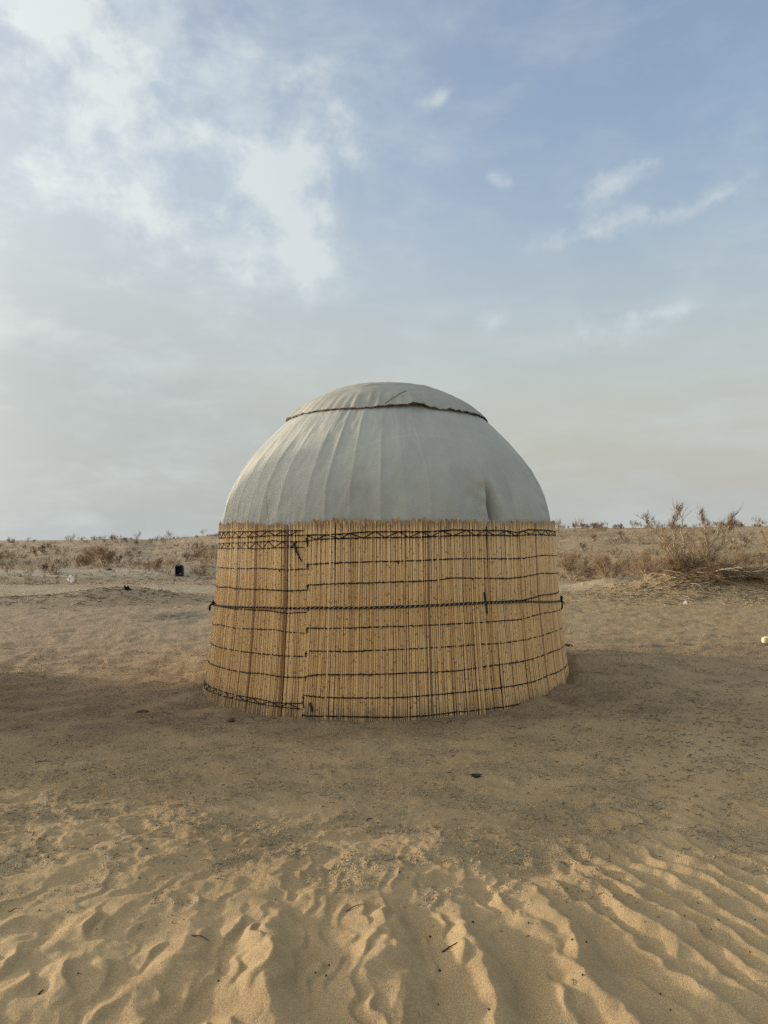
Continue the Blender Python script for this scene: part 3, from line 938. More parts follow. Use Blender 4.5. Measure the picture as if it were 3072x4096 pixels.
R_TOP = [(-23.1, 1.579), (-18.7, 1.584), (-13.4, 1.59), (-5.1, 1.611), (3.6, 1.612), (10.6, 1.611), (18, 1.628), (26, 1.623), (35.2, 1.623), (40.6, 1.606), (47, 1.633), (58.4, 1.628), (74, 1.614), (95, 1.61), (150, 1.61)]
R_BOT = [(-23.1, 1.525), (-20.1, 1.545), (-15.2, 1.549), (-5.1, 1.56), (3.5, 1.562), (8.8, 1.564), (18, 1.577), (26, 1.579), (35.2, 1.579), (40.5, 1.574), (46.9, 1.585), (73.4, 1.576), (95, 1.565), (150, 1.56)]
RIGHT = [
    [(-22.8, 1.32), (-18.6, 1.33), (-11.7, 1.343), (-3.4, 1.354), (3.1, 1.355), (10.5, 1.364), (17.9, 1.373), (25.8, 1.372), (41.4, 1.362), (54.5, 1.385), (71.5, 1.365), (150, 1.36)],
    [(-22.4, 1.142), (-11.6, 1.162), (-3.3, 1.17), (3.1, 1.178), (13.3, 1.187), (17.4, 1.207), (25.6, 1.199), (37.2, 1.184), (44, 1.193), (53, 1.211), (70.4, 1.183), (150, 1.18)],
    [(-22.0, .948), (-8, .958), (10, .976), (25.3, .985), (34.2, .982), (42.7, .976), (46.6, .986), (52, 1.0), (70, .985), (150, .98)],
    [(-21.9, .765), (-9.7, .781), (-3.3, .793), (3, .797), (10.2, .804), (20.7, .809), (33.7, .808), (41.5, .805), (46.6, .82), (51.9, .829), (69.4, .808), (150, .8)],
    [(-21.9, .563), (-20.5, .573), (-9.6, .583), (-3.2, .597), (3, .604), (10.1, .611), (24.7, .62), (33.2, .611), (40.8, .617), (56.5, .629), (69.4, .623), (150, .61)],
    [(-21.5, .356), (-17.4, .379), (-7.8, .391), (-3.2, .396), (2.9, .404), (6.6, .408), (17.5, .408), (27, .427), (40.5, .428), (56.3, .451), (68.6, .435), (150, .42)],
    [(-21.8, .193), (-20.5, .194), (-17.1, .189), (-7.7, .2), (2.8, .206), (10.7, .219), (20, .228), (33.2, .23), (44, .229), (50.9, .248), (69.7, .236), (150, .22)],
    [(-21.4, .026), (-10.6, .046), (-3.1, .047), (2.8, .047), (9.6, .053), (16.2, .067), (27.1, .067), (38.1, .064), (46.7, .077), (59.6, .085), (70, .078), (150, .06)]]
LEFT = [
    [(-150, 1.25), (-69, 1.247), (-51.7, 1.258), (-39.3, 1.275), (-29.2, 1.27), (-22.7, 1.282)],
    [(-150, 1.05), (-68.5, 1.047), (-56, 1.073), (-50.9, 1.066), (-37.9, 1.083), (-28.1, 1.083), (-22.5, 1.097)],
    [(-150, .87), (-66, .868), (-56.6, .871), (-53.1, .872), (-43.7, .887), (-34.6, .896), (-28.6, .882), (-22.3, .905)],
    [(-150, .65), (-69.8, .657), (-61.7, .69), (-49.1, .699), (-37.8, .723), (-31.5, .731), (-28.2, .72), (-22.2, .72)],
    [(-150, .45), (-70.2, .464), (-52.1, .49), (-38.5, .505), (-28.5, .511), (-22, .523)],
    [(-150, .26), (-71.2, .273), (-58.3, .299), (-42.7, .316), (-36.3, .334), (-28, .331), (-21.8, .345)]]
LB = [([(-150, 1.61), (-68.7, 1.61), (-45.6, 1.614), (-34.9, 1.62), (-23.9, 1.622)], [(-150, 1.545), (-68.3, 1.548), (-45.5, 1.56), (-34.8, 1.576), (-28.3, 1.578), (-23.7, 1.579)], 3.1),
      ([(-150, 1.49), (-68.9, 1.491), (-48.7, 1.508), (-39.7, 1.519), (-34.8, 1.529), (-30.3, 1.522), (-23.9, 1.525), (-22.7, 1.536)], [(-150, 1.435), (-68.5, 1.439), (-49.3, 1.453), (-39.6, 1.453), (-34.7, 1.466), (-23.5, 1.472)], 3.0),
      ([(-150, .06), (-70.9, .067), (-54.9, .091), (-45.3, .101), (-36.3, .113), (-30.4, .103), (-22, .127)], [(-150, .01), (-71.9, .012), (-57.1, .044), (-42.3, .07), (-32.2, .073), (-21.9, .078)], 3.3)]
sd = 100
for pts in [R_TOP, R_BOT] + RIGHT:
    add_cord(screen_r, pts, sd, .0058, .0135); sd += 1
zigzag(screen_r, R_TOP, R_BOT, 4.1 * 2 / 1.15, 7, .0145)
for pts in LEFT: add_cord(screen_l, pts, sd, .0050, .0095); sd += 1
for a_, b_, p_ in LB:
    add_cord(screen_l, a_, sd, .0046, .0095); add_cord(screen_l, b_, sd + 1, .0046, .0095); sd += 2
    zigzag(screen_l, a_, b_, p_ * 2 / 1.1, sd)
for k, (th, z) in enumerate([(-22.9, 1.55), (-22.6, 1.515), (-22.4, 1.305), (-22.2, 1.13), (-21.9, .945), (-21.9, .755), (-21.9, .548), (-21.5, .345), (-21.8, .175), (-21.6, .03)]):
    knot(screen_r, th, z, .011, .035, k, .017)
for k, (th, z) in enumerate([(-12.0, 1.56), (2.9, 1.35), (41, 1.575), (26.5, .425), (38.5, .066), (24, 1.19)]):
    knot(screen_r, th, z, .008, .02, 40 + k, .015)
for k, (th, z) in enumerate([(-43.5, 1.555), (-29, 1.57), (-39.5, 1.515), (-31.8, 1.26), (-29, 1.49)]):
    knot(screen_l, th, z, .007, .018, 60 + k, .012)


# ---- girdle: twisted black and white rope round the whole wall
def girdle():
    pts = [(-150, .83), (-90, .85), (-66.9, .865), (-50.2, .897), (-38.5, .92), (-29.5, .93), (-21.8, .94), (-8.2, .954), (3, .96), (10.4, .972), (27.8, .978), (42.7, .964), (77, .881), (110, .86), (160, .84)]
    th = np.arange(-105, 105, .22); z = np.interp(th, [p[0] for p in pts], [p[1] for p in pts])
    z = np.convolve(np.pad(z, 8, mode='edge'), np.ones(17) / 17, 'valid')
    off = .0175 + .004 * (th > SEAM)
    A = np.radians(th); nrm = np.stack([np.sin(A), -np.cos(A), 0 * A], -1); up = np.array([0, 0, 1.0])
    C_ = wall_pt(th, z, 0) + nrm * off[:, None]
    ph = th / 1.35 * 2 * np.pi
    b1 = MB(); b2 = MB()
    for k, (bb, rad) in enumerate(((b1, .0062), (b1, .0062), (b2, .0022))):
        q = ph + k * 2.1
        amp_ = .0034 if k < 2 else .0058
        bb.tube(C_ + amp_ * (np.cos(q)[:, None] * nrm + np.sin(q)[:, None] * up), rad, 6)
    g_ = link('girdle_rope', b1.mesh('girdle_rope', [M['rope']]), yurt)
    link('white_strand', b2.mesh('white_strand', [M['white_cord']]), g_)
    # bulky end ties sticking out at both sides
    for th0, z0, sgn, sd_ in ((-72.5, .868, -1, 1), (77.5, .885, 1, 2)):
        r = random.Random(sd_); b = MB(); c = wall_pt(th0, z0, .03)
        outw = np.array([math.sin(R_(th0)), -math.cos(R_(th0)), 0])
        for k in range(4):
            nx = Vector((r.uniform(-1, 1), r.uniform(-1, 1), r.uniform(-.5, .5))).normalized(); u = nx.orthogonal().normalized(); v = nx.cross(u)
            ctr = c + np.array((0, 0, r.uniform(-.005, .035)))
            b.tube([ctr + np.array(u * math.cos(q) + v * math.sin(q)) * r.uniform(.009, .015) for q in np.linspace(0, 6.0, 12)], .0060, 6)
        if sgn < 0:
            b.tube([c, c + outw * .03 + (0, 0, -.02), c + outw * .035 + (0, 0, -.05), c + outw * .03 + (0, 0, -.085)], [.009, .012, .013, .003], 7)
        else:
            b.tube([c, c + outw * .02 + (0, 0, .03), c + outw * .006 + (0, 0, .06)], [.006, .006, .003], 5)
            b.tube([c, c + outw * .03 + (0, 0, -.03), c + outw * .045 + (0, 0, -.045)], [.005, .006, .002], 5)
            b.tube([c, c + outw * .01 + (0, 0, -.04), c + outw * .012 + (0, 0, -.075), c + outw * .0 + (0, 0, -.10)], [.006, .009, .010, .004], 5)
        link('knot', b.mesh('knot', [M['rope']]), g_)


girdle()


def rope_end(parent, pts, r0, r1, seed):
    th = np.array([p[0] for p in pts]); z = np.array([p[1] for p in pts])
    s = np.linspace(0, 1, 26); sp = np.linspace(0, 1, len(pts))
    t = np.interp(s, sp, th); zz = np.interp(s, sp, z)
    C_ = wall_pt(t, zz, .024); A = np.radians(t); nrm = np.stack([np.sin(A), -np.cos(A), 0 * A], -1); tg = np.stack([np.cos(A), np.sin(A), 0 * A], -1)
    rad = r0 + (r1 - r0) * s
    b = MB(); b2 = MB(); ph = s * 26
    b.tube(C_, rad, 7)
    for k in range(2):
        q = ph + k * math.pi
        b2.tube(C_ + rad[:, None] * .8 * (np.cos(q)[:, None] * nrm + np.sin(q)[:, None] * tg), rad * .22, 5)
    o_ = link('rope_end', b.mesh('rope_end', [M['rope']]), parent)
    return o_, b2


e_, w_ = rope_end(screen_l, [(-26.9, 1.512), (-26.0, 1.44), (-24.1, 1.345)], .013, .005, 1)
link('rope_end', w_.mesh('rope_end', [M['white_cord']]), screen_l)
for pts, r0, r1 in (([(-21.9, .15), (-21.3, .092)], .006, .005), ([(-19.9, .138), (-18.9, .066)], .013, .010), ([(27.5, 1.074), (27.8, .985), (28.1, .882)], .011, .006)):
    e_, w_ = rope_end(screen_r, pts, r0, r1, 2)
    link('rope_end', w_.mesh('rope_end', [M['white_cord']]), screen_r)

# ---- the next yurt of the camp, left of the picture; its evening shadow reaches this one
yurt2 = link('yurt', None, None, (-6.40, 7.63, 0), (0, 0, R_(140)))
yurt2.scale = (.90, .90, 1.0)
tag(yurt2, 'neighbouring reed yurt further left, outside the picture', 'yurt')
for nm, me in (('dome_cover', dome_me), ('wall_lining', lining_me)): link(nm, me, yurt2)
o = link('reeds', store_mesh(st_all), yurt2); o['kind'] = 'stuff'
c2 = link('roof_cap', cap_me, yurt2); link('hem', hem_me, c2); link('hem_cord', hemrope_me, c2)
for src in list(yurt.children):                    # the same cords, girdle and ties
    if src.name.startswith(('reed_screen', 'girdle_rope')):
        c = src.copy(); col.objects.link(c); c.parent = yurt2
        for ch in src.children:
            if ch.name.split('.')[0] != 'reed':
                g = ch.copy(); col.objects.link(g); g.parent = c


# ------------------------------------------------------------------ shrubs
def grow(b, r, p, d, L, rad, lvl, opt, tips):
    n = 6 if lvl == 0 else 4
    P = [np.array(p, float)]; d = np.array(d, float); d /= np.linalg.norm(d)
    for k in range(n):
        d = d + np.array([r.gauss(0, opt['wander']), r.gauss(0, opt['wander']), r.gauss(0, opt['wander'] * .6) + opt['up'] * (.5 if lvl == 0 else 1)])
        d /= np.linalg.norm(d)
        P.append(P[-1] + d * L / n)
    rr = np.linspace(rad, rad * .45, n + 1)
    b.tube(P, rr, 5 if lvl == 0 else 3, 0, cap=False)
    if lvl < opt['levels']:
        for c in range(opt['kids'][lvl]):
            t = r.uniform(.25, 1.0); q = t * n; i = min(int(q), n - 1)
            pt = P[i] + (P[i + 1] - P[i]) * (q - i)
            dd = (P[i + 1] - P[i]); dd = dd / np.linalg.norm(dd)
            dd = dd + np.array([r.gauss(0, .55), r.gauss(0, .55), r.uniform(-.1, .5)])
            grow(b, r, pt, dd, L * r.uniform(.35, .6), rad * .5, lvl + 1, opt, tips)
    if lvl >= 1 or opt['levels'] == 0:
        for i in range(1, n + 1): tips.append((P[i], d.copy(), i / n))
    else:
        tips.append((P[-1], d.copy(), 1.0))


def shrub_mesh(seed, H, W, stems, twigs, kids=(4, 3), levels=2, rad=.014, tl=.18, wander=.22, up=.08, twig_mat='twig', split=False, thick=.0028):
    r = random.Random(seed)
    b = MB(); tips = []
    opt = dict(wander=wander, up=up, levels=levels, kids=kids)
    for k in range(stems):
        a = r.uniform(0, 6.283); lean = r.uniform(.1, 1.0) * W / H
        d = (math.cos(a) * lean, math.sin(a) * lean, 1)
        grow(b, r, (r.gauss(0, .04 * W), r.gauss(0, .04 * W), -.04), d, H * r.uniform(.55, .9), rad * r.uniform(.6, 1.1), 0, opt, tips)
    bt = MB() if split else b
    add_twigs(bt, r, tips, twigs, tl * H, 1 if not split else 0, thick)
    if split: return b.mesh('branches', [M['wood']]), bt.mesh('twigs', [M[twig_mat]])
    return b.mesh('dry_shrub', [M['wood'], M[twig_mat]])


def add_twigs(bt, r, tips, n, L, m, thick):
    for k in range(n):
        p, d, t = tips[r.randrange(len(tips))]
        v = d * .8 + np.array([r.gauss(0, .55), r.gauss(0, .55), r.uniform(-.25, .75)]); v /= np.linalg.norm(v)
        l = L * r.uniform(.35, 1.0)
        q = p + v * l * .5
        v2 = v + np.array([r.gauss(0, .3), r.gauss(0, .3), r.gauss(.05, .25)]); v2 /= np.linalg.norm(v2)
        bt.cone(p, q + v2 * l * .1, thick * r.uniform(.8, 1.4), m)
        bt.cone(q - v * l * .04, q + v2 * l * .5, thick * .8, m)


def big_shrub(x, y, label, group, seed, rot=0, **kw):
    w, t = shrub_mesh(seed, split=True, **kw)
    e = link('dry_shrub', None, None, (x, y, tz(x, y)), (0, 0, rot))
    tag(e, label, 'shrub', group)
    e.scale = (1.15, 1.15, 1.05)
    link('branches', w, e); link('twigs', t, e)['kind'] = 'stuff'
    return e


GB = 'dry bushes behind the yurt'
big_shrub(-11.9, 24.5, 'thin bare reddish shrub left of the white sheet', GB, 1, H=.62, W=.42, stems=6, twigs=260, rad=.013, tl=.14, kids=(3, 3))
big_shrub(-11.2, 29.2, 'bushy tan shrub with dark leaning stems above the sand bank on the left', GB, 2, H=.80, W=.95, stems=9, twigs=2600, rad=.024, tl=.22, kids=(5, 4))
big_shrub(-9.5, 27.6, 'low dark-stemmed shrub right of the bushy tan one', GB, 3, H=.45, W=.55, stems=7, twigs=500, rad=.013, tl=.2, twig_mat='twig2')
big_shrub(-7.48, 25.5, 'tall thin-stemmed sapling close beside the black bin', GB, 4, H=.85, W=.2, stems=4, twigs=420, rad=.014, tl=.16, kids=(4, 3))
big_shrub(-8.3, 26.4, 'soft rounded tan shrub left of the black bin', GB, 5, H=.45, W=.8, stems=10, twigs=1500, rad=.008, tl=.26)
big_shrub(-6.45, 26.0, 'low spreading shrub right of the black bin', GB, 6, H=.45, W=.75, stems=9, twigs=900, rad=.009, tl=.25)
big_shrub(-5.0, 25.4, 'shrub with pale dead branches close to the left edge of the reed wall', GB, 7, H=.55, W=.8, stems=8, twigs=500, rad=.014, tl=.2)
big_shrub(-14.9, 27.8, 'hazy tan bush at the left edge of the picture', GB, 8, H=.75, W=.95, stems=10, twigs=2000, rad=.012, tl=.26)
big_shrub(-12.4, 30.5, 'soft brown bush behind the thin bare shrub', GB, 9, H=.52, W=.8, stems=9, twigs=1300, rad=.010, tl=.26)
big_shrub(-13.3, 33.5, 'rounded tan bush high on the left slope above the bare shrub', GB, 21, H=.7, W=.9, stems=10, twigs=1500, rad=.010, tl=.28)
big_shrub(-7.6, 33.0, 'reddish-brown bush on the slope above the black bin', GB, 22, H=.75, W=.6, stems=8, twigs=1100, rad=.010, tl=.24)
big_shrub(-9.3, 36.5, 'soft grey-brown bush halfway up the left slope', GB, 23, H=.7, W=1.1, stems=10, twigs=1500, rad=.010, tl=.28, twig_mat='twig2')
big_shrub(-6.7, 34.5, 'wide soft brown bush on the slope close to the left edge of the dome', GB, 24, H=.7, W=1.2, stems=11, twigs=1700, rad=.010, tl=.28)
big_shrub(9.0, 30.0, 'low brown bush on the slope between the pale airy bush and the saxaul', GB, 25, H=.6, W=1.0, stems=10, twigs=1400, rad=.010, tl=.28)
big_shrub(14.2, 29.0, 'soft tan bush on the slope at the right edge', GB, 26, H=.7, W=1.1, stems=10, twigs=1500, rad=.010, tl=.28)
big_shrub(6.35, 24.6, 'wide tan bush right beside the reed wall', GB, 10, H=.85, W=1.15, stems=14, twigs=2800, rad=.016, tl=.22, kids=(5, 4))
big_shrub(6.95, 22.6, 'pale airy bush right of the one beside the reed wall', GB, 11, H=.88, W=.75, stems=10, twigs=2000, rad=.013, tl=.22, kids=(5, 3))
big_shrub(8.05, 23.8, 'two bare bent stems on the dark low ridge between the bushes', GB, 12, H=.85, W=.7, stems=4, twigs=60, rad=.013, tl=.12, kids=(2, 2))
big_shrub(7.2, 20.1, 'small white-branched shrub at the left foot of the brushwood mound', GB, 13, H=.62, W=.8, stems=6, twigs=260, rad=.011, tl=.18)
big_shrub(11.1, 22.8, 'bare dark shrub right of the brushwood mound', GB, 14, H=.8, W=.7, stems=7, twigs=600, rad=.010, tl=.2, twig_mat='twig2')
big_shrub(9.6, 21.3, 'dense brown shrub behind the brushwood pile', GB, 15, H=.95, W=1.1, stems=11, twigs=1900, rad=.010, tl=.24)
big_shrub(7.6, 21.0, 'tangled brown shrub behind the left part of the saxaul', GB, 18, H=.85, W=1.2, stems=11, twigs=1600, rad=.010, tl=.24)


# the big saxaul on the right-hand mound
def saxaul():
    r = random.Random(77)
    e = link('saxaul_bush', None, None, (8.0, 19.6, tz(8.0, 19.6)))
    tag(e, 'tallest wind-bent bush with long pale limbs and feathery tips on the right mound', 'shrub', GB)
    b = MB(); bt = MB(); tips = []
    limbs = [((0, 0, 0), (-.93, .1, 1.40), .028), ((-.02, .05, 0), (-.32, -.2, 1.36), .022), ((.02, -.05, 0), (-.05, .15, 1.66), .026), ((.38, .05, .05), (.58, .2, 1.50), .026),
             ((.42, -.05, .05), (1.22, -.1, 1.46), .030), ((.45, .1, .05), (1.42, .3, 1.30), .022), ((.1, 0, .0), (-.62, -.3, .66), .018), ((.3, 0, .05), (.95, -.25, .70), .024),
             ((.2, .1, 0), (.30, .4, .9), .018), ((.15, -.1, 0), (-.45, .3, 1.05), .018), ((.35, 0, 0), (.1, -.3, .95), .018), ((.42, 0, 0), (.8, .4, 1.0), .018)]
    for k, (a, c, rad) in enumerate(limbs):
        a = np.array(a, float); c = np.array(c, float); n = 10
        bend = np.array([r.uniform(-.24, .24), r.uniform(-.15, .15), r.uniform(-.2, .04)])
        P = []
        for i in range(n + 1):
            t = i / n
            P.append(a + (c - a) * t + bend * math.sin(t * 3.14) + np.array([r.gauss(0, .024), r.gauss(0, .024), r.gauss(0, .012)]) - (0, 0, .05 * (1 - t)))
        b.tube(P, np.linspace(rad * 1.1, rad * .45, n + 1), 6)
        for i in range(2, n + 1):
            for q in range(3):
                d = P[i] - P[i - 1]; d = d / np.linalg.norm(d) + np.array([r.gauss(0, .5), r.gauss(0, .5), r.uniform(-.1, .45)]); d /= np.linalg.norm(d)
                grow(b, r, P[i], d, r.uniform(.12, .28) if q else r.uniform(.22, .42), rad * (.28 if q else .42), 1, dict(wander=.25, up=.08, levels=1, kids=(0, 0)), tips)
        # feathery tuft at the end
        if k < 6:
            tt_ = [(P[-1] + np.array([r.gauss(.02, .05), r.gauss(0, .05), r.uniform(-.22, .12)]), np.array([.55, 0, 1.3]), 1) for _ in range(14)]
            add_twigs(bt, r, tt_, 190, .24, 0, .0032)
    for k in range(30):                            # sprawling bare limbs low over the mound
        a = r.uniform(-.5, 3.6); L = r.uniform(.5, 1.25); el_ = r.uniform(.05, .6); q = np.array([r.uniform(-.1, .5), r.gauss(0, .12), .02]); P = [q]
        for i in range(8):
            a += r.gauss(0, .22); el_ += r.gauss(-.03, .14)
            q = q + np.array([math.cos(a) * math.cos(el_), -abs(math.sin(a)) * .5 * math.cos(el_), math.sin(el_)]) * L / 8; q[2] = max(q[2], -.35); P.append(q)
        b.tube(P, np.linspace(r.uniform(.009, .016), .004, 9), 5)
        for i in range(3, 9): tips.append((P[i], P[i] - P[i - 1], 1.0))
    add_twigs(bt, r, tips, 4600, .21, 0, .0029)
    low = [(np.array([r.gauss(.2, .55), r.gauss(0, .3), r.uniform(.0, .35)]), np.array([r.gauss(0, .5), r.gauss(0, .5), .6]), 1) for _ in range(120)]
    add_twigs(bt, r, low, 3400, .34, 0, .0030)
    link('branches', b.mesh('branches', [M['wood']]), e); link('twigs', bt.mesh('twigs', [M['twig']]), e)['kind'] = 'stuff'


saxaul()


def brush_pile():
    r = random.Random(9)
    e = link('brushwood_pile', None, None, (8.8, 19.0, tz(8.8, 19.0)))
    tag(e, 'heap of dead grey branches spilling down the right mound below the saxaul', 'brushwood')
    base = np.array([8.8, 19.0, tz(8.8, 19.0)])
    for k in range(74):
        x0 = r.gauss(-.15, .55); y0 = r.gauss(.0, .28)
        a = r.choice([r.uniform(-1.0, .35), r.uniform(-.9, .1), r.uniform(2.3, 4.1), r.uniform(-1.7, -.3)])
        L = r.uniform(.4, 1.45); n = 7; P = []
        g0 = tz(base[0] + x0, base[1] + y0) - base[2]
        z0 = g0 + r.uniform(-.02, .22) * math.exp(-(x0 / .8) ** 2); slope = r.gauss(.02, .22); w1 = r.uniform(-.5, .5); w2 = r.uniform(-.5, .5)
        X, Y, Z = x0, y0, z0
        for i in range(n + 1):
            t = i / n
            P.append((X, Y, Z))
            q = a + w1 * math.sin(t * 3.0) + w2 * math.sin(t * 7.0) + r.gauss(0, .12)
            X += math.cos(q) * L / n; Y += math.sin(q) * L / n; Z += (slope - .22 * t) * L / n + r.gauss(0, .012)
            Z = max(Z, tz(base[0] + X, base[1] + Y) - base[2] + .01)
        b = MB(); rad = r.uniform(.008, .022)
        b.tube(P, np.linspace(rad, rad * .35, n + 1), 4)
        m = M['darkwood'] if (r.random() < .38) else (M['wood'] if r.random() < .7 else M['twig2'])
        link('branch', b.mesh('branch', [m]), e)
    bt = MB()
    tips = [(np.array([r.gauss(.1, .7), r.gauss(-.1, .3), 0]), np.array([r.gauss(0, 1), r.gauss(-.3, .5), .15]), 1) for _ in range(160)]
    tips = [((p[0], p[1], tz(base[0] + p[0], base[1] + p[1]) - base[2] + r.uniform(.01, .22)), d, t) for p, d, t in tips]
    add_twigs(bt, r, [(np.array(p), d, t) for p, d, t in tips], 2200, .45, 0, .0036)
    link('brush', bt.mesh('brush', [M['twig']]), e)['kind'] = 'stuff'
    b = MB(); p0 = np.array([.45, -.1, .16])
    b.tube([p0, p0 + (.5, -.05, .03), p0 + (.95, -.1, .16), p0 + (1.12, -.1, .15)], [.045, .04, .03, .024], 7)
    link('branch', b.mesh('branch', [M['darkwood']]), e)


brush_pile()

# smaller shrubs over the dune: single meshes, alike ones share mesh data
SM = [shrub_mesh(200 + k, r_h, r_w, st, tw, kids=(3, 2), levels=1, rad=.010, tl=tl, twig_mat=tm, thick=.0058)
      for k, (r_h, r_w, st, tw, tl, tm) in enumerate([(.5, .6, 8, 320, .30, 'twig'), (.4, .65, 8, 300, .32, 'twig2'), (.6, .5, 6, 260, .24, 'twig'), (.3, .5, 7, 240, .35, 'twig'), (.45, .8, 10, 420, .30, 'twig2'), (.75, .5, 6, 280, .2, 'twig')])]
rs = random.Random(21)
LBL = {('slope', -1): ('small dry shrub scattered on the sandy slope left of the yurt', 'shrubs on the left slope'),
       ('slope', 1): ('small dry shrub scattered on the brown slope right of the yurt', 'shrubs on the right slope'),
       ('crest', -1): ('tiny shrub on the skyline of the dune left of the yurt', 'shrubs on the left skyline'),
       ('crest', 1): ('tiny shrub on the skyline of the dune right of the yurt', 'shrubs on the right skyline')}


def put_small(u, d, where, s):
    x, y = d * math.sin(math.atan(u)), d * math.cos(math.atan(u))
    o = link('dry_shrub', SM[rs.randrange(len(SM))], None, (x, y, tz(x, y) - .01), (0, 0, rs.uniform(0, 6.28)))
    o.scale = (s * rs.uniform(.85, 1.2), s * rs.uniform(.85, 1.2), s * rs.uniform(.8, 1.15))
    l, g = LBL[(where, -1 if u < 0 else 1)]
    if where == 'slope':
        part = 'lower' if d < 40 else ('middle' if d < 60 else 'upper')
        l = l.replace('scattered on the', 'on the ' + part + ' part of the'); g = g + ', ' + part + ' part'
    tag(o, l, 'shrub', g)


for k in range(72):
    put_small(rs.uniform(-.53, -.225), 28 + 55 * rs.random() ** 1.3, 'slope', rs.uniform(.6, 1.25))
for k in range(84):
    put_small(rs.uniform(.235, .54), 26 + 58 * rs.random() ** 1.2, 'slope', rs.uniform(.7, 1.4))
for k in range(40):
    put_small(rs.uniform(-.40, -.222) if k > 8 else rs.uniform(-.54, -.40), rs.uniform(88, 98), 'crest', rs.uniform(.7, 1.5))
for k in range(64):
    put_small(rs.uniform(.225, .54), rs.uniform(88, 98), 'crest', rs.uniform(.9, 2.0))


# ground cover nobody could count: tufts, dead sticks, crumbs of soil
def cover():
    r = random.Random(31)
    b = MB()
    u = np.array([r.uniform(-.62, .62) for _ in range(3600)]); d = np.array([25 + 72 * r.random() ** 1.1 for _ in range(3600)])
    xs = d * np.sin(np.arctan(u)); ys = d * np.cos(np.arctan(u)); zs_ = terrain(xs, ys)
    for x, y, z in zip(xs, ys, zs_):
        for q in range(7):
            a = r.uniform(0, 6.28); l = r.uniform(.06, .24); s = r.uniform(.3, 1.2)
            b.cone((x + r.gauss(0, .05), y + r.gauss(0, .05), z - .01), (x + math.cos(a) * l * s, y + math.sin(a) * l * s, z + l), .008, 0 if r.random() < .6 else 1)
    tag(link('dry_tufts', b.mesh('dry_tufts', [M['twig'], M['twig2']])), 'dry tufts of grass and twigs covering the far slope', 'grass', kind='stuff')
    b = MB(); sp = []
    for k in range(3600):
        z_ = r.random()
        if z_ < .16: x, y = r.gauss(-6.9, 1.5), r.gauss(17.3, .8)
        elif z_ < .55: x, y = r.gauss(8.2, 1.9), r.gauss(18.6, 1.2)
        elif z_ < .65: x, y = r.uniform(-14, -5), r.uniform(22.6, 25.5)
        else:
            u = r.uniform(-.58, .58); d = 26 + 62 * r.random(); x, y = d * math.sin(math.atan(u)), d * math.cos(math.atan(u))
        a = r.uniform(0, 6.28); l = r.uniform(.05, .28)
        sp.append((x, y, x + math.cos(a) * l * .5, y + math.sin(a) * l * .5, x + math.cos(a + .4) * l, y + math.sin(a + .4) * l))
    sp = np.array(sp); z0 = terrain(sp[:, 0], sp[:, 1]); z1 = terrain(sp[:, 4], sp[:, 5])
    for q, a0, a1 in zip(sp, z0, z1):
        b.tube([(q[0], q[1], a0 + .006), (q[2], q[3], (a0 + a1) / 2 + .012 + r.uniform(0, .03)), (q[4], q[5], a1 + .01)], [.007, .006, .003], 3, 0 if r.random() < .55 else 1, cap=False)
    tag(link('stick_litter', b.mesh('stick_litter', [M['darkwood'], M['wood']])), 'dead sticks and bark bits littering the mounds and slopes', 'sticks', kind='stuff')
    # crumbs: many tiny clods on the trodden sand
    rg = np.random.default_rng(8)
    n = 90000
    y = 2.9 + 7.6 * rg.random(n) ** 1.35; x = rg.uniform(-.56, .56, n) * (y + .6)
    m = crumb_mask(x, y); inside = np.hypot(x - YC[0], y - YC[1]) < 2.02
    keep = (rg.random(n) < np.clip(m * 1.15 + .02, 0, 1)) & ~inside
    x = x[keep]; y = y[keep]; n = len(x); z = terrain(x, y)
    oc = np.array([(1, 0, 0), (0, 1, 0), (-1, 0, 0), (0, -1, 0), (0, 0, 1), (0, 0, -.4)], float)
    tf = np.array([(0, 1, 4), (1, 2, 4), (2, 3, 4), (3, 0, 4), (1, 0, 5), (2, 1, 5), (3, 2, 5), (0, 3, 5)])
    s = (.0016 + .0042 * rg.random(n) ** 2.5) * (1 + .17 * (y - 3))
    V = oc[None] * (1 + .35 * rg.normal(size=(n, 6, 1))) * s[:, None, None] * np.array([1.2, 1.2, .8])
    a = rg.uniform(0, 6.28, n); ca, sa = np.cos(a)[:, None], np.sin(a)[:, None]
    V = np.stack([V[..., 0] * ca - V[..., 1] * sa + x[:, None], V[..., 0] * sa + V[..., 1] * ca + y[:, None], V[..., 2] + z[:, None] + .3 * s[:, None]], -1)
    F = (tf[None] + (np.arange(n) * 6)[:, None, None]).reshape(-1, 3)
    me = mesh_np('soil_crumbs', V.reshape(-1, 3), [F], False, {'crumb': np.repeat(rg.uniform(.2, .9, n), 6), 'soil': np.repeat(rg.uniform(0, .55, n) * (rg.random(n) < .35), 6)}, mats=[M['sand']])
    tag(link('soil_crumbs', me), 'loose sandy crumbs scattered over the trodden ground', 'crumbs', kind='stuff')
    # fine plant litter on the sand right of the yurt and in front
    b = MB(); sp = []
    for k in range(1900):
        if k < 800: x, y = r.gauss(2.4, .8), r.gauss(6.0, .8)
        else: y = r.uniform(3.6, 9.5); x = r.uniform(-.55, .55) * y
        if math.hypot(x - YC[0], y - YC[1]) > 2.05: sp.append((x, y))
    sp = np.array(sp); zs_ = terrain(sp[:, 0], sp[:, 1])
    for (x, y), z in zip(sp, zs_):
        a = r.uniform(0, 6.28); l = r.uniform(.008, .035)
        b.tube([(x, y, z + .002), (x + math.cos(a) * l, y + math.sin(a) * l, z + .004), (x + math.cos(a + .7) * l * 1.6, y + math.sin(a + .7) * l * 1.6, z + .003)], [.0016, .0018, .001], 3, 0 if r.random() < .7 else 1, cap=False)
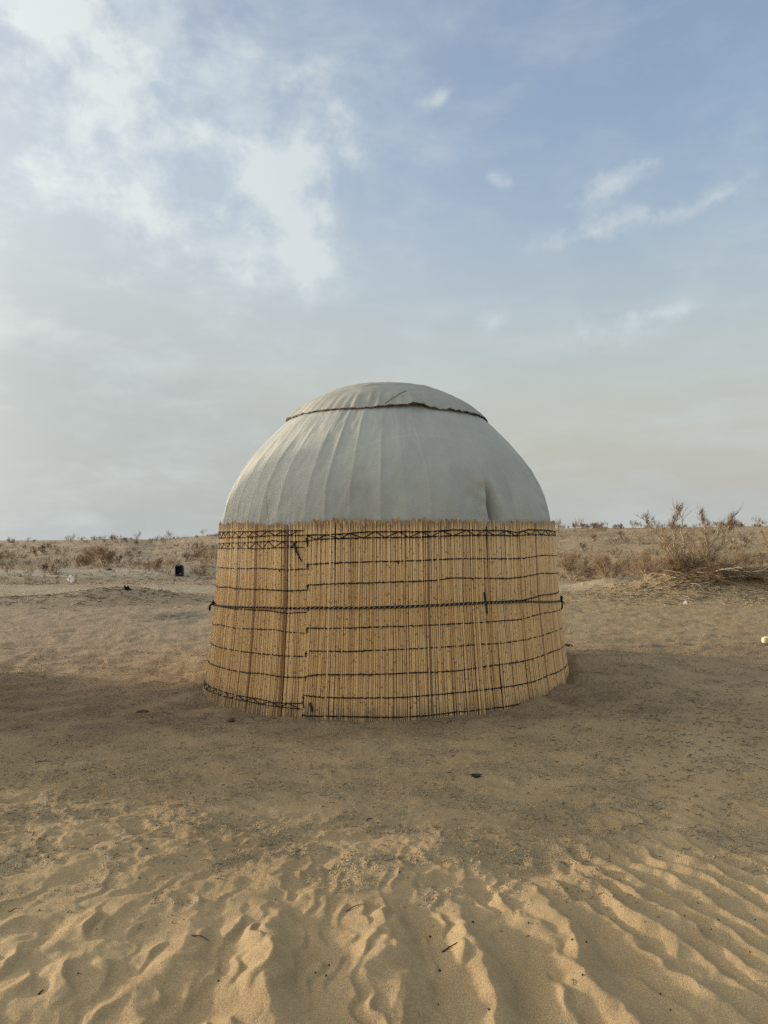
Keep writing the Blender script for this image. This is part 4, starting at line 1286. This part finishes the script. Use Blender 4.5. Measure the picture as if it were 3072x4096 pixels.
    tag(link('plant_litter', b.mesh('plant_litter', [M['darkwood'], M['leaf']])), 'fine dry plant litter strewn over the sand around the yurt', 'litter', kind='stuff')


cover()

# ------------------------------------------------------------------ single things
# dark droppings
PEB = [(-2.033, 6.881), (-2.914, 6.66), (-2.866, 6.084), (-2.581, 5.824), (-1.888, 6.001), (-2.26, 5.698), (-2.29, 5.446), (-1.584, 5.577), (-2.561, 5.365), (-1.922, 5.102), (-1.547, 4.974), (-2.113, 4.921), (3.539, 10.753), (2.799, 7.993), (2.88, 7.968), (2.865, 7.718), (2.661, 7.44), (2.749, 8.244), (3.064, 7.137), (3.869, 7.872), (3.791, 7.497), (3.741, 7.195), (2.297, 6.208), (1.951, 6.079), (1.314, 5.693), (1.371, 5.534), (2.178, 5.987), (3.563, 7.733), (1.965, 6.463), (3.344, 7.888), (-2.12, 4.779), (-1.94, 4.82), (-1.811, 4.869), (-1.784, 4.886), (-1.527, 4.779), (-1.461, 4.782), (-1.231, 4.804), (-0.975, 4.628), (-0.95, 4.628), (-1.737, 4.413), (-1.738, 4.448), (-1.22, 4.042), (-1.245, 4.05), (-1.521, 3.928), (-1.045, 4.033), (-1.2, 3.751), (-1.189, 3.84), (-1.65, 3.638), (-1.194, 4.561), (-1.161, 4.354), (-1.387, 3.898), (-1.343, 3.967), (-1.331, 4.399), (-0.771, 3.434), (-1.133, 3.437), (-0.534, 5.211), (-0.137, 5.141), (0.0, 5.082), (0.558, 4.973), (0.48, 5.383), (-0.054, 4.67), (-0.278, 4.649), (-0.032, 4.072), (0.257, 4.47), (0.447, 3.464), (0.072, 3.433), (-0.165, 4.843), (0.683, 5.296), (0.654, 3.578), (1.048, 5.116), (2.217, 5.247), (2.427, 5.21), (1.822, 4.971), (2.267, 4.879), (2.012, 4.623), (1.243, 3.988), (2.004, 4.3), (1.043, 4.3), (-0.585, 2.627), (-0.473, 3.24), (0.183, 2.948), (-0.2, 2.715), (-0.244, 2.653), (-0.204, 2.624), (0.201, 2.688), (0.185, 2.537), (0.344, 2.449), (0.362, 3.022), (1.353, 3.197), (1.251, 3.09), (1.313, 2.98), (1.261, 2.949), (0.716, 2.827), (0.582, 2.992), (1.376, 3.053), (0.942, 2.537), (0.684, 2.565), (0.95, 2.471), (1.378, 2.8), (1.533, 3.066), (0.77, 2.828)]


def lump(seed, sx, sy, sz, rough=.2, m='dung', name='dropping', seg=8, ring=5):
    r = np.random.default_rng(seed)
    V = [(0, 0, sz)]
    for i in range(1, ring):
        a = math.pi * i / ring
        for j in range(seg):
            q = 2 * math.pi * j / seg; k = 1 + r.normal(0, rough)
            V.append((sx * math.sin(a) * math.cos(q) * k, sy * math.sin(a) * math.sin(q) * k, sz * math.cos(a) * (1 + r.normal(0, rough * .5))))
    V.append((0, 0, -sz)); T = []; Q = []
    for j in range(seg):
        T.append((0, 1 + j, 1 + (j + 1) % seg)); T.append((len(V) - 1, 1 + (ring - 2) * seg + (j + 1) % seg, 1 + (ring - 2) * seg + j))
        for i in range(ring - 2): Q.append((1 + i * seg + j, 1 + (i + 1) * seg + j, 1 + (i + 1) * seg + (j + 1) % seg, 1 + i * seg + (j + 1) % seg))
    return mesh_np(name, np.array(V), [np.array(Q), np.array(T)], True, mats=[M[m]])


PM = [lump(k, .0055, .0072, .005, .10, seg=6, ring=4) for k in range(5)]
rs = random.Random(61)
for k, (x, y) in enumerate(PEB):
    s = rs.uniform(.45, .85) * (1 + .10 * max(0, y - 4))
    o = link('dropping', PM[k % 5], None, (x, y, tz(x, y) + .004 * s), (rs.uniform(-.3, .3), rs.uniform(-.3, .3), rs.uniform(0, 6.28)))
    o.scale = (s, s, s)
    if y < 3.5: tag(o, 'small dark dropping on the rippled sand in the foreground', 'dropping', 'droppings on the rippled sand')
    elif x > 1.9 and y > 5.5: tag(o, 'small dark dropping on the smooth sand right of the yurt', 'dropping', 'droppings right of the yurt')
    elif y < 5.3: tag(o, 'small dark dropping on the trodden sand in front of the yurt', 'dropping', 'droppings in front of the yurt')
    else: tag(o, 'small dark dropping on the dark soil near the yurt', 'dropping', 'droppings near the yurt')

# twigs, straws, scraps
TW = [((-2.45, 5.185), (-2.339, 5.209), 'darkwood', .004, 'long grey stick on the sand near the left edge'),
      ((-1.532, 4.801), (-1.437, 4.788), 'wood', .003, 'pale straight stick between two droppings left of centre'),
      ((-.095, 4.102), (-.064, 4.149), 'darkwood', .0025, None), ((-.399, 4.518), (-.314, 4.541), 'darkwood', .002, None),
      ((1.111, 4.042), (1.178, 4.016), 'wood', .0018, None), ((1.605, 4.288), (1.6, 4.227), 'darkwood', .004, 'dark hooked twig above the right-hand ripples'),
      ((2.473, 5.015), (2.518, 4.964), 'darkwood', .0028, None), ((1.389, 4.031), (1.421, 4.009), 'darkwood', .0026, None), ((1.71, 4.179), (1.737, 4.21), 'leaf', .0026, None),
      ((.86, 3.61), (.885, 3.596), 'leaf', .005, 'curled brown leaf scrap left of the right-hand ripples'),
      ((-1.585, 3.132), (-1.539, 3.166), 'darkwood', .0028, 'dark stick on crusty sand at the left edge'), ((-1.333, 3.123), (-1.321, 3.134), 'darkwood', .0025, None),
      ((-.747, 2.884), (-.679, 2.884), 'darkwood', .003, 'broken dark twiglets on a ripple crest left of centre'), ((-1.104, 2.677), (-1.084, 2.67), 'darkwood', .002, None),
      ((-1.193, 2.569), (-1.188, 2.597), 'bark', .004, 'dark bent stub in a small pit at lower left'),
      ((-.159, 3.111), (-.075, 3.118), 'darkwood', .003, 'dark twig bits in the hollow near the middle of the foreground'),
      ((.22, 2.806), (.275, 2.795), 'bark', .0042, 'curved black twig in the hollow at the bottom centre'), ((.114, 2.47), (.131, 2.445), 'straw', .0018, None),
      ((.222, 3.34), (.219, 3.302), 'leaf', .002, None), ((.74, 3.076), (.759, 3.051), 'straw', .0022, 'pale straw on the sand right of the bottom centre'),
      ((1.347, 2.934), (1.328, 2.877), 'straw', .0016, None), ((1.302, 2.628), (1.337, 2.613), 'straw', .0016, None), ((.649, 2.567), (.645, 2.543), 'darkwood', .0022, None), ((.777, 3.157), (.797, 3.19), 'leaf', .003, None)]
for k, (p, q, m, rad, lab) in enumerate(TW):
    r = random.Random(k); n = 6; P = []
    L = math.dist(p, q); nx, ny = -(q[1] - p[1]) / L, (q[0] - p[0]) / L; bow = r.uniform(-.18, .18) * L
    for i in range(n + 1):
        t = i / n; x = p[0] + (q[0] - p[0]) * t + nx * bow * math.sin(3.14 * t); y = p[1] + (q[1] - p[1]) * t + ny * bow * math.sin(3.14 * t)
        P.append((x - p[0], y - p[1], tz(x, y) - tz(*p) + rad * .8 + .003 * math.sin(3.14 * t) + r.gauss(0, .0006)))
    rad *= .75
    b = MB(); b.tube(P, np.linspace(rad, rad * .5, n + 1), 6)
    mid = np.array(P[3]); b.tube([mid, mid + (r.uniform(-.3, .3) * L, r.uniform(-.3, .3) * L, .004)], [rad * .6, rad * .3], 5)
    o = link('twig', b.mesh('twig', [M[m]]), None, (p[0], p[1], tz(*p)))
    tag(o, lab or ('short thin twig lying on the foreground sand' if p[1] < 3.5 else 'short thin twig lying on the trodden sand before the yurt'), 'twig', 'twigs on the foreground sand' if p[1] < 3.5 else 'twigs before the yurt')

o = link('bark_scrap', lump(90, .042, .024, .010, .16, 'bark', 'bark_scrap', 10, 5), None, (.60, 4.82, tz(.60, 4.82) + .006), (0, 0, .2))
tag(o, 'flat dark scrap of bark on the sand in front of the yurt', 'bark scrap')
o = link('earth_clod', lump(91, .05, .035, .022, .15, 'clod', 'earth_clod', 10, 6), None, (-2.28, 6.95, tz(-2.28, 6.95) + .01), (0, 0, .5))
tag(o, 'dark clod of earth by the left foot of the reed wall', 'clod')
o = link('earth_clod', lump(92, .04, .03, .02, .15, 'clod', 'earth_clod', 10, 6), None, (-1.33, 6.42, tz(-1.33, 6.42) + .01), (0, 0, 1.5))
tag(o, 'small dark clod below the zigzag band of the left reed mat', 'clod')
b = MB(); b.tube([(0, 0, .02), (.05, .01, .03), (.11, 0, .025), (.16, -.01, .015)], [.012, .02, .018, .008], 7)
o = link('rag', b.mesh('rag', [M['leaf']]), None, (2.40, 9.95, tz(2.40, 9.95)))
tag(o, 'rust-brown twisted rag on the sand just right of the yurt', 'rag')


# white sheet propped behind a sprig
def white_sheet():
    x, y = -10.1, 23.6; z = tz(x, y)
    e = link('white_sheet', None, None, (x, y, z)); tag(e, 'white diamond-shaped scrap of sheet standing on the ground at the left', 'sheet')
    out = np.array([(-.035, 0), (-.125, .10), (-.13, .12), (-.06, .20), (-.01, .245), (.01, .24), (.07, .165), (.12, .11), (.105, .085), (.05, .01), (.02, 0)])
    n = len(out)
    yy = .012 * np.sin(out[:, 0] * 22) + out[:, 1] * .10
    F = np.stack([out[:, 0], yy, out[:, 1]], 1); Bk = F + (0, .006, 0)
    c = np.array([[0, .03, .12]]); cb = c + (0, .006, 0)
    V = np.concatenate([F, Bk, c, cb]); i = np.arange(n); j = (i + 1) % n
    T = np.concatenate([np.stack([i, j, np.full(n, 2 * n)], 1), np.stack([n + j, n + i, np.full(n, 2 * n + 1)], 1)]); Q = np.stack([i, n + i, n + j, j], 1)
    link('sheet', mesh_np('sheet', V, [Q, T], False, mats=[M['plastic']]), e)
    s = link('sprig', None, None, (x, y - .06, z)); tag(s, 'dark forked sprig in front of the white scrap of sheet', 'sprig')
    b = MB()
    b.tube([(-.005, 0, -.02), (0, 0, .07), (-.002, 0, .15), (.01, 0, .22)], [.010, .008, .005, .003], 5)
    for a0, a1 in (((0, 0, .07), (.045, 0, .15)), ((.04, 0, .12), (.035, 0, .19)), ((0, 0, .12), (-.07, 0, .16)), ((0, 0, .14), (-.03, 0, .20)), ((0, 0, .10), (-.035, 0, .13)), ((0, 0, .15), (.02, 0, .19))):
        a0 = np.array(a0); a1 = np.array(a1); b.tube([a0, (a0 + a1) / 2 + (0, 0, .008), a1], [.0045, .004, .0025], 4)
    link('stem', b.mesh('stem', [M['darkwood']]), s)


white_sheet()


# sooty arched bin
def bin_():
    x, y = -7.12, 25.4; z = tz(x, y)
    e = link('metal_bin', None, None, (x, y, z)); tag(e, 'sooty black arched bin standing among shrubs left of the yurt', 'bin')
    w, h, dp = .125, .40, .20
    prof = [(-w, 0), (-w, h - .10)] + [(-w * math.cos(a), h - .10 + .10 * math.sin(a)) for a in np.linspace(0.2, math.pi - .2, 9)] + [(w, h - .10), (w, 0)]
    prof = np.array(prof); n = len(prof)

    def ring(s, yy): return np.stack([prof[:, 0] * s, np.full(n, yy), prof[:, 1] * (s if s < 1 else 1) + (0 if s >= 1 else .0)], 1)
    A = ring(1, 0); B = ring(1, dp); C_ = ring(.84, 0) + (0, 0, .012); D = ring(.82, dp * .85) + (0, 0, .012)
    V = np.concatenate([A, B, C_, D]); i = np.arange(n - 1)
    Q = np.concatenate([np.stack([i, i + 1, n + i + 1, n + i], 1), np.stack([i, 2 * n + i, 2 * n + i + 1, i + 1], 1), np.stack([2 * n + i, 3 * n + i, 3 * n + i + 1, 2 * n + i + 1], 1)])
    V = np.concatenate([V, [[0, dp, .1], [0, dp * .85, .1]]])
    T = np.concatenate([np.stack([n + i, n + i + 1, np.full(n - 1, 4 * n)], 1), np.stack([3 * n + i + 1, 3 * n + i, np.full(n - 1, 4 * n + 1)], 1)])
    link('body', mesh_np('body', V, [Q, T], False, mats=[M['metal']]), e)
    b = MB(); P = np.concatenate([prof[:9] * 1.03]); P3 = np.stack([P[:, 0] - .008, np.full(len(P), -.006), P[:, 1]], 1)
    b.tube(P3, .011, 6); link('rim', b.mesh('rim', [M['dull']]), e)
    b = MB(); b.tube([(-.055, -.012, h - .045), (0, -.014, h - .015), (.055, -.012, h - .045)], [.008, .014, .008], 6)
    link('handle', b.mesh('handle', [M['dull']]), e)
    me = lump(93, .12, .07, .05, .25, 'metal', 'burnt_contents', 10, 6)
    link('burnt_contents', me, e, (.01, .03, .03))


bin_()

# charred stump on the left mound
e = link('charred_stump', None, None, (-6.12, 17.45, tz(-6.12, 17.45) - .01)); tag(e, 'black charred stump with two points on the left mound', 'stump')
b = MB(); b.tube([(-.03, 0, -.02), (-.035, 0, .05), (-.062, 0, .115)], [.045, .036, .008], 7); b.tube([(.01, .01, -.02), (.018, .01, .06), (.02, .01, .105)], [.05, .038, .006], 7); b.tube([(.04, 0, -.02), (.065, 0, .03), (.105, -.01, .0)], [.04, .026, .008], 6)
link('stub', b.mesh('stub', [M['char']]), e)
o = link('charred_stump', lump(94, .10, .06, .06, .3, 'darkwood', 'charred_stump', 9, 6), None, (-10.1, 26.9, tz(-10.1, 26.9) + .02)); tag(o, 'dark root stub on the pale bank below the bushy tan shrub', 'stump')

# crumpled paper
o = link('paper_scrap', lump(95, .045, .02, .055, .22, 'plastic', 'paper_scrap', 9, 6), None, (6.78, 16.5, tz(6.78, 16.5) + .03), (.2, .1, .4)); tag(o, 'crumpled white paper on the sand below the brushwood heap', 'paper')
o = link('paper_scrap', lump(96, .05, .03, .03, .22, 'plastic', 'paper_scrap', 9, 6), None, (-14.6, 26.6, tz(-14.6, 26.6) + .02)); tag(o, 'white crumpled scrap on the pale bank at the left edge', 'paper')


# timber end at the right edge
def timber():
    x, y = 5.28, 10.25; z = tz(x, y)
    e = link('timber_beam', None, None, (x, y, z + .055), (0, 0, R_(4))); tag(e, 'pale timber beam with rounded end at the right edge', 'beam')
    n = 12; V = []; sec = []
    for xs, s in ((0, .42), (.008, .72), (.03, .93), (.065, 1.0), (1.1, 1.0)):
        for j in range(n):
            a = 2 * math.pi * j / n
            cy = math.copysign(abs(math.cos(a)) ** .45, math.cos(a)) * .05 * s; cz = math.copysign(abs(math.sin(a)) ** .45, math.sin(a)) * .047 * s
            V.append((xs, cy, cz + (.006 if xs > .05 else 0)))
    Q = []
    for i in range(4):
        for j in range(n): Q.append((i * n + j, (i + 1) * n + j, (i + 1) * n + (j + 1) % n, i * n + (j + 1) % n))
    T = [(0, k + 1, k) for k in range(1, n - 1)] + [(4 * n, 4 * n + k, 4 * n + k + 1) for k in range(1, n - 1)]
    link('beam', mesh_np('beam', np.array(V), [np.array(Q), np.array(T)], False, mats=[M['beam']]), e)


timber()

sc.render.engine = 'CYCLES'
sc.cycles.use_denoising = False
sc.cycles.sample_clamp_indirect = 3
sc.cycles.sample_clamp_direct = 6
sc.cycles.adaptive_threshold = .006
sc.cycles.max_bounces = 5
sc.cycles.diffuse_bounces = 3
